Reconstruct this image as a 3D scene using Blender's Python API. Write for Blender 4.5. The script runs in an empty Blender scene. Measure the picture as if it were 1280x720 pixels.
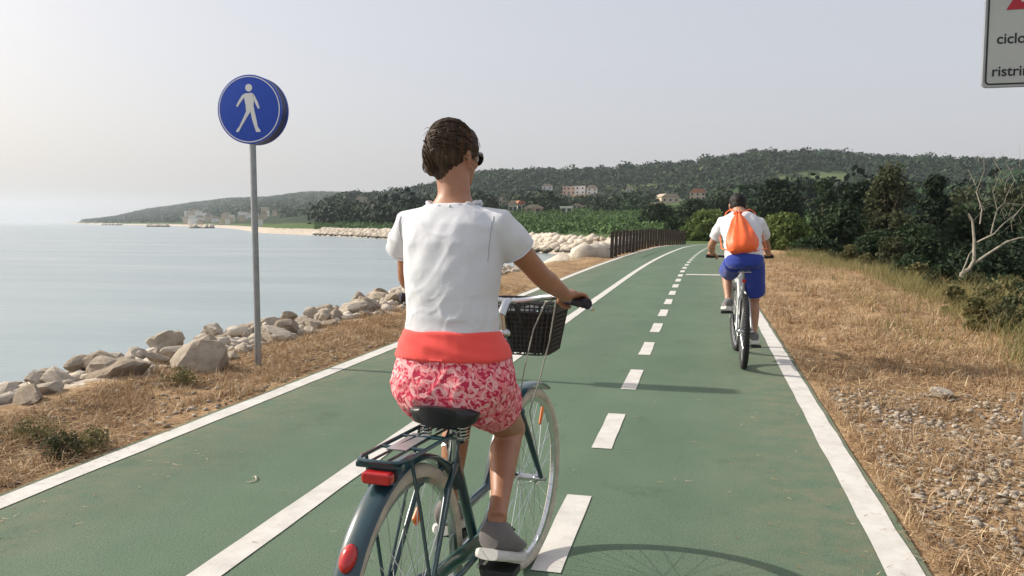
import bpy, bmesh, math, random
import numpy as np
from mathutils import Vector, Matrix, noise, Quaternion
random.seed(7); RNG = np.random.default_rng(11)
S = bpy.context.scene; C = S.collection; PI = math.pi
R = math.radians
# ------------------------------------------------------------------ camera and survey helpers
F = 1000.0; H = 1.36; PITCH = math.atan(.082); YAW = math.atan(.24)
def ray(x, y):
    u = (x-640)/F; v = (360-y)/F
    fw = math.cos(PITCH)+v*math.sin(PITCH); up = -math.sin(PITCH)+v*math.cos(PITCH)
    c, s = math.cos(YAW), math.sin(YAW)
    return (u*c-fw*s, fw*c+u*s, up, fw)
def G(x, y, z=0.0):
    r = ray(x, y); t = (z-H)/r[2]; return Vector((r[0]*t, r[1]*t, z))
def D(x, y, d):
    r = ray(x, y); t = d/r[3]; return Vector((r[0]*t, r[1]*t, H+r[2]*t))
def azx(x): return math.atan((x-640)/F)          # bearing from the camera axis

cam = bpy.data.cameras.new('camera'); co = bpy.data.objects.new('camera', cam); C.objects.link(co)
cam.sensor_width = 36; cam.lens = 36*F/1280; cam.clip_end = 12000; cam.clip_start = .05
co.location = (0, 0, H); co.rotation_euler = (PI/2-PITCH, 0, YAW); S.camera = co
# ------------------------------------------------------------------ tagging
def tag(o, label=None, cat=None, group=None, kind=None):
    if label: o['label'] = label
    if cat: o['category'] = cat
    if group: o['group'] = group
    if kind: o['kind'] = kind
    return o
def empty(name, loc=(0,0,0), rz=0.0):
    o = bpy.data.objects.new(name, None); C.objects.link(o); o.empty_display_size = .1
    o.location = loc; o.rotation_euler = (0, 0, rz); return o
def copy_tree(o, parent=None):
    c = o.copy(); C.objects.link(c)
    if parent: c.parent = parent
    for ch in list(o.children): copy_tree(ch, c)
    return c
# ------------------------------------------------------------------ materials
def lin(r, g, b):
    f = lambda v: ((v/255+.055)/1.055)**2.4 if v/255 > .04045 else v/255/12.92
    return (f(r), f(g), f(b))
def nodes(name):
    m = bpy.data.materials.new(name); m.use_nodes = True
    nt = m.node_tree; return m, nt, nt.nodes['Principled BSDF']
def nd(nt, t, **k):
    n = nt.nodes.new(t)
    for a, b in k.items(): setattr(n, a, b)
    return n
def ramp(nt, src, stops):
    r = nd(nt, 'ShaderNodeValToRGB'); cr = r.color_ramp
    while len(cr.elements) < len(stops): cr.elements.new(.5)
    for e, (p, c) in zip(cr.elements, stops): e.position = p; e.color = (*c, 1)
    nt.links.new(src, r.inputs[0]); return r.outputs[0]
def mixc(nt, fac, a, b, mode='MIX'):
    n = nd(nt, 'ShaderNodeMix', data_type='RGBA', blend_type=mode)
    for i, v in ((0, fac), (6, a), (7, b)):
        if isinstance(v, (int, float)): n.inputs[i].default_value = v
        elif isinstance(v, tuple): n.inputs[i].default_value = (*v, 1)
        else: nt.links.new(v, n.inputs[i])
    return n.outputs[2]
def nz(nt, scale, detail=4, rough=.6, co='Object', dist=0.0, sc=None):
    t = nd(nt, 'ShaderNodeTexCoord'); n = nd(nt, 'ShaderNodeTexNoise')
    n.inputs['Scale'].default_value = scale; n.inputs['Detail'].default_value = detail
    n.inputs['Roughness'].default_value = rough; n.inputs['Distortion'].default_value = dist
    out = t.outputs[co]
    if sc:
        mp = nd(nt, 'ShaderNodeMapping'); mp.inputs['Scale'].default_value = sc; nt.links.new(out, mp.inputs[0]); out = mp.outputs[0]
    nt.links.new(out, n.inputs['Vector']); return n.outputs[0]
def bump(nt, b, src, strength=.3, dist=.01, prev=None):
    n = nd(nt, 'ShaderNodeBump'); n.inputs['Strength'].default_value = strength; n.inputs['Distance'].default_value = dist
    nt.links.new(src, n.inputs['Height'])
    if prev: nt.links.new(prev, n.inputs['Normal'])
    nt.links.new(n.outputs[0], b.inputs['Normal']); return n.outputs[0]
def mat(name, col, rough=.6, var=.15, scale=20, metal=0.0, bs=0.0, bscale=None, bd=.004, coat=0.0, sheen=0.0):
    m, nt, b = nodes(name)
    lo = tuple(c*(1-var) for c in col); hi = tuple(min(1, c*(1+var)) for c in col)
    n = nz(nt, scale, 5); nt.links.new(ramp(nt, n, [(.3, lo), (.7, hi)]), b.inputs['Base Color'])
    b.inputs['Roughness'].default_value = rough; b.inputs['Metallic'].default_value = metal
    b.inputs['Coat Weight'].default_value = coat
    if sheen: b.inputs['Sheen Weight'].default_value = sheen
    if bs: bump(nt, b, nz(nt, bscale or scale*3, 4), bs, bd)
    return m
def leaf_mat(name, cols, trans=.25, tint=False, rough=.75):
    m, nt, b = nodes(name)
    g = nd(nt, 'ShaderNodeNewGeometry')
    c = ramp(nt, g.outputs['Random Per Island'], [(i/(len(cols)-1), k) for i, k in enumerate(cols)])
    if tint:
        a = nd(nt, 'ShaderNodeAttribute', attribute_name='tint'); c = mixc(nt, 1.0, c, a.outputs['Color'], 'MULTIPLY')
    nt.links.new(c, b.inputs['Base Color']); b.inputs['Roughness'].default_value = rough
    b.inputs['Specular IOR Level'].default_value = .2
    if trans:
        t = nd(nt, 'ShaderNodeBsdfTranslucent'); nt.links.new(c, t.inputs[0])
        ms = nd(nt, 'ShaderNodeMixShader'); ms.inputs[0].default_value = trans
        nt.links.new(b.outputs[0], ms.inputs[1]); nt.links.new(t.outputs[0], ms.inputs[2])
        nt.links.new(ms.outputs[0], nt.nodes['Material Output'].inputs[0])
    return m
# ------------------------------------------------------------------ mesh builder
class MB:
    def __init__(s): s.v = []; s.f = []
    def add(s, vs, fs):
        k = len(s.v); s.v += [Vector(q) for q in vs]; s.f += [tuple(i+k for i in q) for q in fs]; return s
    def ring_loft(s, rings, caps=True):
        n = len(rings[0]); vs = [p for r in rings for p in r]; fs = []
        for i in range(len(rings)-1):
            for j in range(n):
                a = i*n+j; b = i*n+(j+1) % n; fs.append((a, b, b+n, a+n))
        if caps: fs.append(tuple(reversed(range(n)))); fs.append(tuple((len(rings)-1)*n+j for j in range(n)))
        return s.add(vs, fs)
    def tube(s, pts, r, n=10, caps=True, closed=False, flat=None):
        pts = [Vector(p) for p in pts]; m = len(pts)
        rs = r if isinstance(r, (list, tuple)) else [r]*m
        T = []
        for i in range(m):
            a = pts[(i-1) % m] if (i > 0 or closed) else pts[0]; b = pts[(i+1) % m] if (i < m-1 or closed) else pts[-1]
            t = b-a; T.append(t.normalized() if t.length > 1e-9 else Vector((0, 0, 1)))
        ref = Vector((0, 0, 1)) if abs(T[0].z) < .9 else Vector((1, 0, 0))
        if flat: ref = Vector(flat)
        U = (ref-T[0]*ref.dot(T[0])).normalized(); rings = []
        for i in range(m):
            U = (U-T[i]*U.dot(T[i])).normalized(); W = T[i].cross(U)
            ra, rb = rs[i] if isinstance(rs[i], (list, tuple)) else (rs[i], rs[i])
            rings.append([pts[i]+U*ra*math.cos(2*PI*k/n)+W*rb*math.sin(2*PI*k/n) for k in range(n)])
        if closed:
            vs = [p for q in rings for p in q]; fs = []
            for i in range(m):
                for j in range(n):
                    i2 = (i+1) % m; fs.append((i*n+j, i*n+(j+1) % n, i2*n+(j+1) % n, i2*n+j))
            return s.add(vs, fs)
        return s.ring_loft(rings, caps)
    def ell(s, c, r, n=16, m=10, rot=None):
        rings = []; c = Vector(c)
        for i in range(m+1):
            t = -PI/2+PI*i/m; q = max(math.cos(t), .02)
            rings.append([Vector((r[0]*q*math.cos(2*PI*k/n), r[1]*q*math.sin(2*PI*k/n), r[2]*math.sin(t))) for k in range(n)])
        if rot is not None: rings = [[rot @ p for p in g] for g in rings]
        return s.ring_loft([[c+p for p in g] for g in rings])
    def lathe(s, prof, c=(0,0,0), axis='z', n=32, closed=False):
        rings = []
        for r, h in prof:
            g = []
            for k in range(n):
                a = 2*PI*k/n; x, y = r*math.cos(a), r*math.sin(a)
                g.append(Vector({'z': (x, y, h), 'x': (h, x, y), 'y': (y, h, x)}[axis])+Vector(c))
            rings.append(g)
        if closed: rings.append(rings[0])
        return s.ring_loft(rings, not closed)
    def box(s, c, d, rot=None):
        c = Vector(c); vs = []
        for i in (-1, 1):
            for j in (-1, 1):
                for k in (-1, 1):
                    p = Vector((i*d[0]/2, j*d[1]/2, k*d[2]/2)); vs.append(c+(rot @ p if rot is not None else p))
        return s.add(vs, [(0,1,3,2),(4,6,7,5),(0,4,5,1),(2,3,7,6),(0,2,6,4),(1,5,7,3)])
    def prism(s, poly, y0, y1):            # polygon in x,z extruded along y
        n = len(poly)
        return s.add([(x, y0, z) for x, z in poly]+[(x, y1, z) for x, z in poly],
                     [tuple(range(n)), tuple(reversed(range(n, 2*n)))]+[(i, i+n, (i+1) % n+n, (i+1) % n) for i in range(n)])
    def build(s, name, m, parent=None, smooth=True, bevel=0.0):
        me = bpy.data.meshes.new(name); me.from_pydata([tuple(q) for q in s.v], [], s.f); me.validate()
        bm = bmesh.new(); bm.from_mesh(me); bmesh.ops.recalc_face_normals(bm, faces=bm.faces); bm.to_mesh(me); bm.free()
        me.materials.append(m)
        if smooth:
            me.polygons.foreach_set('use_smooth', [True]*len(me.polygons))
            try: me.set_sharp_from_angle(angle=R(42))
            except Exception: pass
        o = bpy.data.objects.new(name, me); C.objects.link(o)
        if parent: o.parent = parent
        if bevel:
            b = o.modifiers.new('bevel', 'BEVEL'); b.width = bevel; b.segments = 2; b.limit_method = 'ANGLE'
        return o
def np_obj(name, V, Q, m, parent=None, smooth=False, tint=None):
    V = np.asarray(V, np.float32); Q = np.asarray(Q, np.int32); k = Q.shape[1]
    me = bpy.data.meshes.new(name); me.vertices.add(len(V)); me.vertices.foreach_set('co', V.ravel())
    me.loops.add(Q.size); me.loops.foreach_set('vertex_index', Q.ravel()); me.polygons.add(len(Q))
    me.polygons.foreach_set('loop_start', np.arange(0, Q.size, k, dtype=np.int32))
    if smooth: me.polygons.foreach_set('use_smooth', np.ones(len(Q), bool))
    me.update(calc_edges=True)
    if tint is not None:
        a = me.attributes.new('tint', 'FLOAT_COLOR', 'POINT')
        T = np.ones((len(V), 4), np.float32); T[:, :3] = tint; a.data.foreach_set('color', T.ravel())
    me.materials.append(m); o = bpy.data.objects.new(name, me); C.objects.link(o)
    if parent: o.parent = parent
    return o
def bake(mb, voxel, smooth_it=4, fac=.5, fn=None):
    """union of lofted pieces grown into one continuous skin"""
    me = bpy.data.meshes.new('tmp'); me.from_pydata([tuple(q) for q in mb.v], [], mb.f)
    bm = bmesh.new(); bm.from_mesh(me)
    bmesh.ops.recalc_face_normals(bm, faces=bm.faces); bm.to_mesh(me); bm.free()
    o = bpy.data.objects.new('tmp', me); C.objects.link(o)
    r = o.modifiers.new('r', 'REMESH'); r.mode = 'VOXEL'; r.voxel_size = voxel
    if smooth_it:
        q = o.modifiers.new('s', 'SMOOTH'); q.factor = fac; q.iterations = smooth_it
    dg = bpy.context.evaluated_depsgraph_get(); dg.update()
    out = bpy.data.meshes.new_from_object(o.evaluated_get(dg))
    bpy.data.objects.remove(o); bpy.data.meshes.remove(me)
    if fn:
        out.update()
        nr = [v.normal.copy() for v in out.vertices]
        for v, n in zip(out.vertices, nr): v.co += fn(v.co, n)
    out.polygons.foreach_set('use_smooth', [True]*len(out.polygons)); out.update()
    return out
def mesh_obj(name, me, m, parent):
    me.materials.clear(); me.materials.append(m); me.name = name
    o = bpy.data.objects.new(name, me); C.objects.link(o); o.parent = parent; return o
def leaf_quads(P, size, up=None, jit=1.0, asp=.6):
    """one small four-cornered leaf spray at every point"""
    n = len(P); N = RNG.normal(size=(n, 3))
    if up is not None: N = up+N*jit
    N /= np.linalg.norm(N, axis=1)[:, None]+1e-9
    A = np.cross(N, RNG.normal(size=(n, 3))); A /= np.linalg.norm(A, axis=1)[:, None]+1e-9
    B = np.cross(N, A); s = (np.asarray(size)*RNG.uniform(.6, 1.4, n))[:, None]
    A = A*s; B = B*s*asp
    V = np.stack([P-A, P+B, P+A, P-B], 1).reshape(-1, 3)
    return V, np.arange(4*n).reshape(n, 4)

# ------------------------------------------------------------------ world, sun
EL, AZ = R(32), R(3.6)
w = bpy.data.worlds.new('World'); S.world = w; w.use_nodes = True
nt = w.node_tree; sky = nt.nodes.new('ShaderNodeTexSky'); sky.sky_type = 'NISHITA'; sky.sun_disc = False
sky.sun_elevation = EL; sky.sun_rotation = R(270)+AZ
sky.air_density = 1.0; sky.dust_density = 6.0; sky.ozone_density = 1.0; sky.altitude = 0
mx = nt.nodes.new('ShaderNodeMix'); mx.data_type = 'RGBA'; mx.inputs[0].default_value = .60; mx.inputs[7].default_value = (5.35, 5.3, 5.6, 1)   # milky summer air
nt.links.new(sky.outputs[0], mx.inputs[6]); nt.links.new(mx.outputs[2], nt.nodes['Background'].inputs[0]); nt.nodes['Background'].inputs[1].default_value = .115
ld = bpy.data.lights.new('sun', 'SUN'); lo = bpy.data.objects.new('sun', ld); C.objects.link(lo)
ld.energy = 3.9; ld.angle = R(.6); ld.color = (1, .93, .82)
ldir = Vector((math.cos(EL)*math.cos(AZ), -math.cos(EL)*math.sin(AZ), -math.sin(EL)))
lo.rotation_euler = ldir.to_track_quat('-Z', 'Y').to_euler(); lo.location = (-20, 0, 15)
S.view_settings.view_transform = 'Standard'; S.view_settings.look = 'None'; S.view_settings.exposure = .43; S.view_settings.gamma = 1
S.render.engine = 'CYCLES'; S.cycles.max_bounces = 6; S.cycles.volume_bounces = 1; S.cycles.use_denoising = True
S.cycles.transparent_max_bounces = 8; S.cycles.volume_max_steps = 64
# ------------------------------------------------------------------ terrain
SEA = -2.15
CREST = [(-5.7,-150),(-5.7,2),(-5.6,12),(-5.9,19),(-5.8,26),(-4.5,31),(-4.2,38),(-4.6,46),(-5.8,65),(-8.5,84)]
for x, d in [(712,92),(658,107),(560,140),(480,182),(400,222),(340,262),(300,440),(270,600),(230,750),(190,950),(130,1350),(98,1800),(84,2500)]:
    q = D(x, 278, d); CREST.append((q.x, q.y))
tip = CREST[-1]
POLY = CREST+[(tip[0]+300, tip[1]+600), (3200, 3200), (3200, -3200), (-4.7, -3200)]
def coast(X, Y):
    """signed distance to the crest of the shore, positive on land"""
    best = np.full(X.shape, 1e9); P = CREST+[POLY[len(CREST)]]
    P = [(-4.7,-3200)]+P+[(3200, 3200)]
    for (ax, ay), (bx, by) in zip(P[:-1], P[1:]):
        dx, dy = bx-ax, by-ay; t = np.clip(((X-ax)*dx+(Y-ay)*dy)/(dx*dx+dy*dy), 0, 1)
        best = np.minimum(best, np.hypot(X-ax-t*dx, Y-ay-t*dy))
    ins = np.zeros(X.shape, bool); n = len(POLY)
    for i in range(n):
        (ax, ay), (bx, by) = POLY[i], POLY[(i+1) % n]
        c = (ay > Y) != (by > Y)
        with np.errstate(divide='ignore', invalid='ignore'):
            ins ^= c & (X < (bx-ax)*(Y-ay)/(by-ay+1e-12)+ax)
    return np.where(ins, best, -best)
def tab(az, pts):
    return np.interp(az, [azx(p[0]) for p in pts], [p[1] for p in pts])
SH = [(84,2500),(98,1800),(130,1350),(190,950),(230,750),(270,600),(300,440),(340,262),(400,222),(480,182),(560,140),(658,112),(712,100),(760,105),(3000,105)]
RD = [(300,560),(340,560),(430,620),(500,760),(560,850),(700,900),(1300,820),(3000,800)]
def rid(x, y, d, tree=8): return (x, max(.3, 1.36+(278-y-tree)*d/1000))
HR = [rid(318,280,560,0),rid(335,274,560),rid(360,262,580),rid(395,257,600),rid(426,241,620),rid(484,240,740),rid(540,226,830),rid(600,211,870),rid(680,207,900),rid(740,206,895),rid(800,204,885),
      rid(860,199,875),rid(910,192,870),rid(940,187,865),rid(980,190,860),rid(1030,191,855),rid(1080,197,845),rid(1150,201,840),rid(1200,204,835),rid(1280,210,820),(1600,50),(3000,40)]
RC = [(60,2600),(84,2550),(100,2200),(150,2450),(220,2750),(3000,2750)]
HC = [(60,0),(84,0),rid(94,278,2300,0),rid(148,270,2450,2),rid(187,262,2600,2),rid(242,255,2750,2),rid(289,250,2750,2),rid(336,249,2750,2),rid(383,243,2750,2),rid(414,243,2750,2),rid(480,246,2750,2),(560,30),(640,0),(3000,0)]
def sm(t): t = np.clip(t, 0, 1); return t*t*(3-2*t)
def pathx(Y): return np.where(np.asarray(Y) > 20, .0013*(np.asarray(Y)-20.0)**2, 0.0)
def pathz(Y): return -.55*sm((np.asarray(Y, float)-42)/36)
def terrain(X, Y, rough=True):
    X = np.asarray(X, float); Y = np.asarray(Y, float)
    s, c = math.sin(YAW), math.cos(YAW)
    fw = -X*s+Y*c; lt = X*c+Y*s; az = np.arctan2(lt, fw); r = np.hypot(X, Y)
    base = pathz(Y)
    dx = X-pathx(Y)
    edge = 4.6-1.2*sm((Y-18)/16)
    val = -1.9*sm((dx-edge)/7.0)*(1-sm((r-110)/110))
    prof = lambda t: np.interp(t, [0, .10, .19, .34, .5, .64, .75, .88, 1, 1.25, 1.8, 3], [0, .035, .095, .145, .21, .335, .5, .79, 1, .93, .5, .3])
    sh = tab(az, SH)*1.02; rd = tab(az, RD); front = np.abs(az) < R(100)
    main = prof((r-sh)/np.maximum(rd-sh, 50))*tab(az, HR)*(az > azx(316))
    rc = tab(az, RC); far = sm((r-np.minimum(sh, rc-300)-20)/np.maximum(rc-sh, 300))*tab(az, HC)*(1-.5*sm((r-rc)/900))
    land = base+val+np.where(front, np.maximum(main, far), 0)
    if rough:
        off = np.clip((np.abs(dx+1.25)-2.12)/.5, 0, 1)
        land = land+off*(.03*np.sin(X*2.3+Y*1.1)*np.sin(Y*1.7-X)+.03*np.sin(Y*.9+X*3.1))*np.where(r < 60, 1, 0)
        land = land+np.where(r > 150, 1, 0)*(np.sin(X*.03)*np.sin(Y*.026+1)*1.0)*np.clip((r-sh)/300, 0, 1)*np.where(front & (az > azx(316)), 1, 0)
    land = land-.10*sm((-dx-4.9)/.7)*(Y < 33)*(Y > -40)
    sd = coast(X, Y)
    slope = np.where(r < 70, .62, .55)
    z = np.where(sd >= 0, land, base+np.minimum(0, sd*slope))
    under = -.03*(1-np.clip((np.abs(dx+1.25)-2.0)/.1, 0, 1))*(Y < 80)   # the path slab sits in a shallow bed
    return np.maximum(z+under, -6.0), sd
def tz(x, y): return float(terrain(np.array([x]), np.array([y]))[0][0])
def hit(x, y, rmin=120, rmax=2400):
    """where a sight line meets the hills"""
    r = ray(x, y); t = np.linspace(rmin, rmax, 3000)/r[3]
    z, sd = terrain(r[0]*t, r[1]*t); k = np.where((H+r[2]*t <= z) & (sd > 2))[0]
    i = k[0] if len(k) else len(t)//3
    return Vector((r[0]*t[i], r[1]*t[i], z[i]))
# where the houses stand (the wood keeps clear of them)
HS = [('white gabled house on the hillside right beside the sleeve of the woman',641,266,9,13,'w','g',0,0),
('narrow white house stepped above the pinkish villa',652,264,9,11,'w','t',0,.3),('long pinkish villa beside the white houses low on the hillside',667,267,18,9,'p','g',0,0),
('tall dull cream house up to the left of the low white houses',628,257,8,9,'c','g',0,0),('low white bungalow at the bottom of the bare brown clearing',708,267,12,7,'w','w',1,0),
('small white hut right of the low white bungalow',721,262,9,6,'w','g',0,0),('pinkish white block at the start of the upper row of houses',711,243,13,9,'p','w',1,0),
('bright white block in the middle of the upper row of houses',725,243,11,9.5,'w','w',1,0),('white pitched house ending the upper row of houses',740,243,11,10,'w','g',0,0),
('isolated white house high among the trees left of the upper row',684,238,11,7,'w','g',0,0),('small grey white cabin in the wood right of the upper row',787,240,7,5,'w','g',0,0),
('long cream farmhouse with a sloping roof left of the red roofed house',838,254,20,10,'c','g',0,.5),('low pale shed in front of the long cream farmhouse',820,259,10,5,'w','g',0,0),
('cream house with a bright terracotta red roof',872,250,16,12,'c','t',0,0),('greyish house far down the coast slope left of the woman',452,254,12,7,'c','g',0,0)]
rn = random.Random(3); TS = []
for i in range(34):
    x = rn.choice([rn.uniform(232, 262), rn.uniform(268, 300), rn.uniform(300, 352)]); TS.append((x, rn.uniform(271, 283)-(4 if x > 325 else 0), rn.uniform(4.5, 8), rn.uniform(5, 9), rn.choice('wwc'), rn.random() < .7))
CLR = []
for x, y, wp, hp in [(q[1], q[2], q[3], q[4]) for q in HS]+[(q[0], q[1], q[2], q[3]) for q in TS]:
    p = hit(x, y); rr = math.hypot(p.x, p.y); CLR.append((azx(x), rr, (wp*.62+1.5)/F, (p.z+.1*hp/F*rr-H)/rr))
def gardens(az, r, Z, rad):
    keep = np.ones(len(az), bool)
    for a, rr, hw, an in CLR: keep &= ~((np.abs(az-a) < hw+rad*.8/r) & (r < rr+9) & (r > rr-420) & ((Z+rad*1.15-H)/r > an))
    return keep
na = 620
fa = np.linspace(-.9, .9, 440); ba = np.linspace(.9, 2*PI-.9, na-440+2)[1:-1]
A = np.concatenate([fa, ba])-YAW*0
RR = np.concatenate([np.geomspace(.6, 40, 150), np.geomspace(40, 3100, 150)[1:]])
ang = A[:, None]; XX = RR[None, :]*np.sin(ang-YAW); YY = RR[None, :]*np.cos(ang-YAW)
ZZ, SD = terrain(XX, YY)
V = np.stack([XX, YY, ZZ], -1).reshape(-1, 3); m_ = len(RR)
Q = []
for i in range(len(A)):
    j = (i+1) % len(A); k = np.arange(m_-1)
    Q.append(np.stack([i*m_+k, j*m_+k, j*m_+k+1, i*m_+k+1], 1))
Q = np.concatenate(Q)[:, ::-1]
V = np.vstack([V, [[0, 0, -.03]]]); cen = len(V)-1
# ground cover colour by zone (what grows or lies there)
X, Y = V[:, 0], V[:, 1]; r = np.hypot(X, Y); sd = coast(X, Y); dx = X-pathx(Y)
edge = 4.4-1.2*sm((Y-18)/16)
col = np.zeros((len(V), 3)); straw = np.array([.36, .24, .135]); green = np.array([.060, .078, .03]); field = np.array([.085, .13, .045]); wood = np.array([.025, .042, .02]); rock = np.array([.46, .40, .33])
k1 = sm((dx-edge+.2)/1.6)[:, None]; col[:] = straw*(1-k1)+green*k1
col = np.where((r > 58)[:, None], field, col)
kw = sm((r-tab(np.arctan2(X*math.cos(YAW)+Y*math.sin(YAW), -X*math.sin(YAW)+Y*math.cos(YAW)), SH)*1.02-150)/60)[:, None]
col = col*(1-kw)+wood*kw
s_, c_ = math.sin(YAW), math.cos(YAW); fw_v = -X*s_+Y*c_; ok = fw_v > 120; fwq = np.where(ok, fw_v, 1); vx = 640+F*(X*c_+Y*s_)/fwq; vy = 278-F*(V[:, 2]-H)/fwq
MEAD = [(962, 1060, 216, 231, .95, 'm'), (1000, 1112, 224, 238, .9, 'm'), (735, 866, 231, 239, .85, 'm'), (798, 866, 249, 265, .7, 'm'), (1165, 1300, 236, 256, .5, 'm'), (690, 775, 243, 261, .85, 'b'), (560, 640, 240, 252, .6, 'm'), (925, 960, 238, 250, .7, 'm'), (850, 905, 205, 214, .6, 'm')]
for x0, x1, y0, y1, _p, kd in MEAD: col = np.where((ok & (vx > x0) & (vx < x1) & (vy > y0) & (vy < y1))[:, None], np.array([.10, .135, .055]) if kd == 'm' else np.array([.17, .125, .075]), col)
kr = ((sd < .25) | ((X < np.interp(Y, [2, 5, 7, 12, 19, 26, 31], [-5.1, -5.0, -4.7, -4.55, -5.2, -5.3, -4.4])) & (Y < 31) & (X > -12)) | ((sd < 1.5) & (Y > 84)))[:, None]; col = np.where(kr, rock, col)
gm, nt, b = nodes('ground')
a = nd(nt, 'ShaderNodeAttribute', attribute_name='tint')
n1 = nz(nt, 1.3, 8, .7); n2 = nz(nt, 24, 5, .7); n3 = nz(nt, 9, 4, .65)
c = mixc(nt, 1.0, a.outputs['Color'], ramp(nt, n1, [(.3, (.62, .58, .55)), (.5, (1, 1, 1)), (.72, (1.35, 1.4, 1.45))]), 'MULTIPLY')
c = mixc(nt, 1.0, c, ramp(nt, n2, [(.32, (.45, .42, .4)), (.5, (1, 1, 1)), (.7, (1.45, 1.5, 1.5))]), 'MULTIPLY')
nt.links.new(c, b.inputs['Base Color']); b.inputs['Roughness'].default_value = .95; b.inputs['Specular IOR Level'].default_value = .1
q = bump(nt, b, n2, .8, .03); bump(nt, b, n3, .7, .06, q)
Q = np.asarray(Q); g = np_obj('ground', V, Q, gm, smooth=True, tint=col); g['kind'] = 'structure'
# ------------------------------------------------------------------ sea and haze
sm_, nt, b = nodes('sea_water')
b.inputs['Base Color'].default_value = (.23, .285, .295, 1); b.inputs['Roughness'].default_value = .24; b.inputs['IOR'].default_value = 1.33
w1 = nz(nt, .35, 6, .62, sc=(1, 1.8, 1)); w2 = nz(nt, 3.0, 4, .6, sc=(1, 1.7, 1))
w3 = nz(nt, .06, 4, .6, sc=(.5, 1.7, 1)); nt.links.new(ramp(nt, w3, [(.40, (.21, .275, .29)), (.62, (.27, .325, .335))]), b.inputs['Base Color'])
q = bump(nt, b, w1, .13, .5); bump(nt, b, w2, .15, .07, q)
sv = [(0, 0, 0)]; nseg = 128; sr = [10, 60, 200, 600, 1500, 3150]
for rr in sr: sv += [(rr*math.cos(2*PI*k/nseg), rr*math.sin(2*PI*k/nseg), 0) for k in range(nseg)]
sf = [(0, 1+k, 1+(k+1) % nseg) for k in range(nseg)]
for i in range(len(sr)-1):
    for k in range(nseg):
        a0 = 1+i*nseg; sf.append((a0+k, a0+nseg+k, a0+nseg+(k+1) % nseg, a0+(k+1) % nseg))
so = MB().add(sv, sf).build('sea', sm_); so.location = (0, 0, SEA); so['kind'] = 'structure'
hm = bpy.data.materials.new('haze'); hm.use_nodes = True; nt = hm.node_tree
nt.nodes.remove(nt.nodes['Principled BSDF']); pv = nt.nodes.new('ShaderNodeVolumePrincipled')
pv.inputs['Color'].default_value = (.84, .93, 1, 1); pv.inputs['Density'].default_value = .00013; pv.inputs['Anisotropy'].default_value = .3
nt.links.new(pv.outputs[0], nt.nodes['Material Output'].inputs['Volume'])
hz = MB().box((0, 0, 46), (6500, 6500, 106)).build('haze', hm, smooth=False); hz['kind'] = 'stuff'
hz['label'] = 'pale summer haze lying over the sea and the far hills'; hz['category'] = 'haze'
# ------------------------------------------------------------------ path
pm_, nt, b = nodes('green_asphalt')
n1 = nz(nt, 170, 3, .7); n2 = nz(nt, 1.1, 6, .65); n3 = nz(nt, 60, 2, .5)
c = ramp(nt, n2, [(.3, (.096, .150, .098)), (.7, (.124, .178, .122))])
c = mixc(nt, 1.0, c, ramp(nt, n1, [(.28, (.18, .2, .19)), (.46, (.92, .92, .92)), (.60, (1, 1, 1)), (.74, (1.9, 1.85, 1.75))]), 'MULTIPLY')
n4 = nz(nt, 85, 4, .75); c = mixc(nt, 1.0, c, ramp(nt, n4, [(.30, (.35, .38, .36)), (.43, (1, 1, 1)), (.60, (1, 1, 1)), (.72, (1.4, 1.36, 1.3))]), 'MULTIPLY')
n5 = nz(nt, .45, 4, .6, sc=(2.2, .35, 1)); tp = nd(nt, 'ShaderNodeTexCoord'); vr = nd(nt, 'ShaderNodeTexVoronoi', feature='DISTANCE_TO_EDGE'); vr.inputs['Scale'].default_value = .55
wq = nd(nt, 'ShaderNodeTexNoise'); wq.inputs['Scale'].default_value = 2.5; wq.inputs['Detail'].default_value = 5; nt.links.new(tp.outputs['Object'], wq.inputs['Vector'])
vm = nd(nt, 'ShaderNodeMix', data_type='RGBA', blend_type='LINEAR_LIGHT'); vm.inputs[0].default_value = .22; nt.links.new(tp.outputs['Object'], vm.inputs[6]); nt.links.new(wq.outputs['Color'], vm.inputs[7]); nt.links.new(vm.outputs[2], vr.inputs['Vector'])
crk = ramp(nt, vr.outputs['Distance'], [(.0, (.35, .35, .35)), (.004, (0, 0, 0))]); msk = ramp(nt, nz(nt, .35, 2), [(.52, (0, 0, 0)), (.6, (1, 1, 1))]); cm = mixc(nt, 1.0, crk, msk, 'MULTIPLY')
c = mixc(nt, cm, c, (.05, .07, .052))
sx = nd(nt, 'ShaderNodeSeparateXYZ'); nt.links.new(tp.outputs['Object'], sx.inputs[0]); ab = nd(nt, 'ShaderNodeMath', operation='ADD'); ab.inputs[1].default_value = 1.25; nt.links.new(sx.outputs[0], ab.inputs[0])
a2 = nd(nt, 'ShaderNodeMath', operation='ABSOLUTE'); nt.links.new(ab.outputs[0], a2.inputs[0]); a3 = nd(nt, 'ShaderNodeMath', operation='MULTIPLY_ADD'); a3.inputs[1].default_value = .55; a3.inputs[2].default_value = -.62; nt.links.new(a2.outputs[0], a3.inputs[0])
a4 = nd(nt, 'ShaderNodeMath', operation='MULTIPLY'); nt.links.new(a3.outputs[0], a4.inputs[0]); nt.links.new(ramp(nt, nz(nt, 5, 6, .7), [(.38, (0, 0, 0)), (.68, (1, 1, 1))]), a4.inputs[1]); a4.use_clamp = True
c = mixc(nt, a4.outputs[0], c, (.25, .20, .13))
st = ramp(nt, nz(nt, 1.7, 5, .7), [(.60, (1, 1, 1)), (.70, (.80, .82, .81))]); c = mixc(nt, 1.0, c, st, 'MULTIPLY')
c = mixc(nt, 1.0, c, ramp(nt, n5, [(.3, (.88, .88, .89)), (.7, (1.10, 1.09, 1.07))]), 'MULTIPLY')
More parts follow.
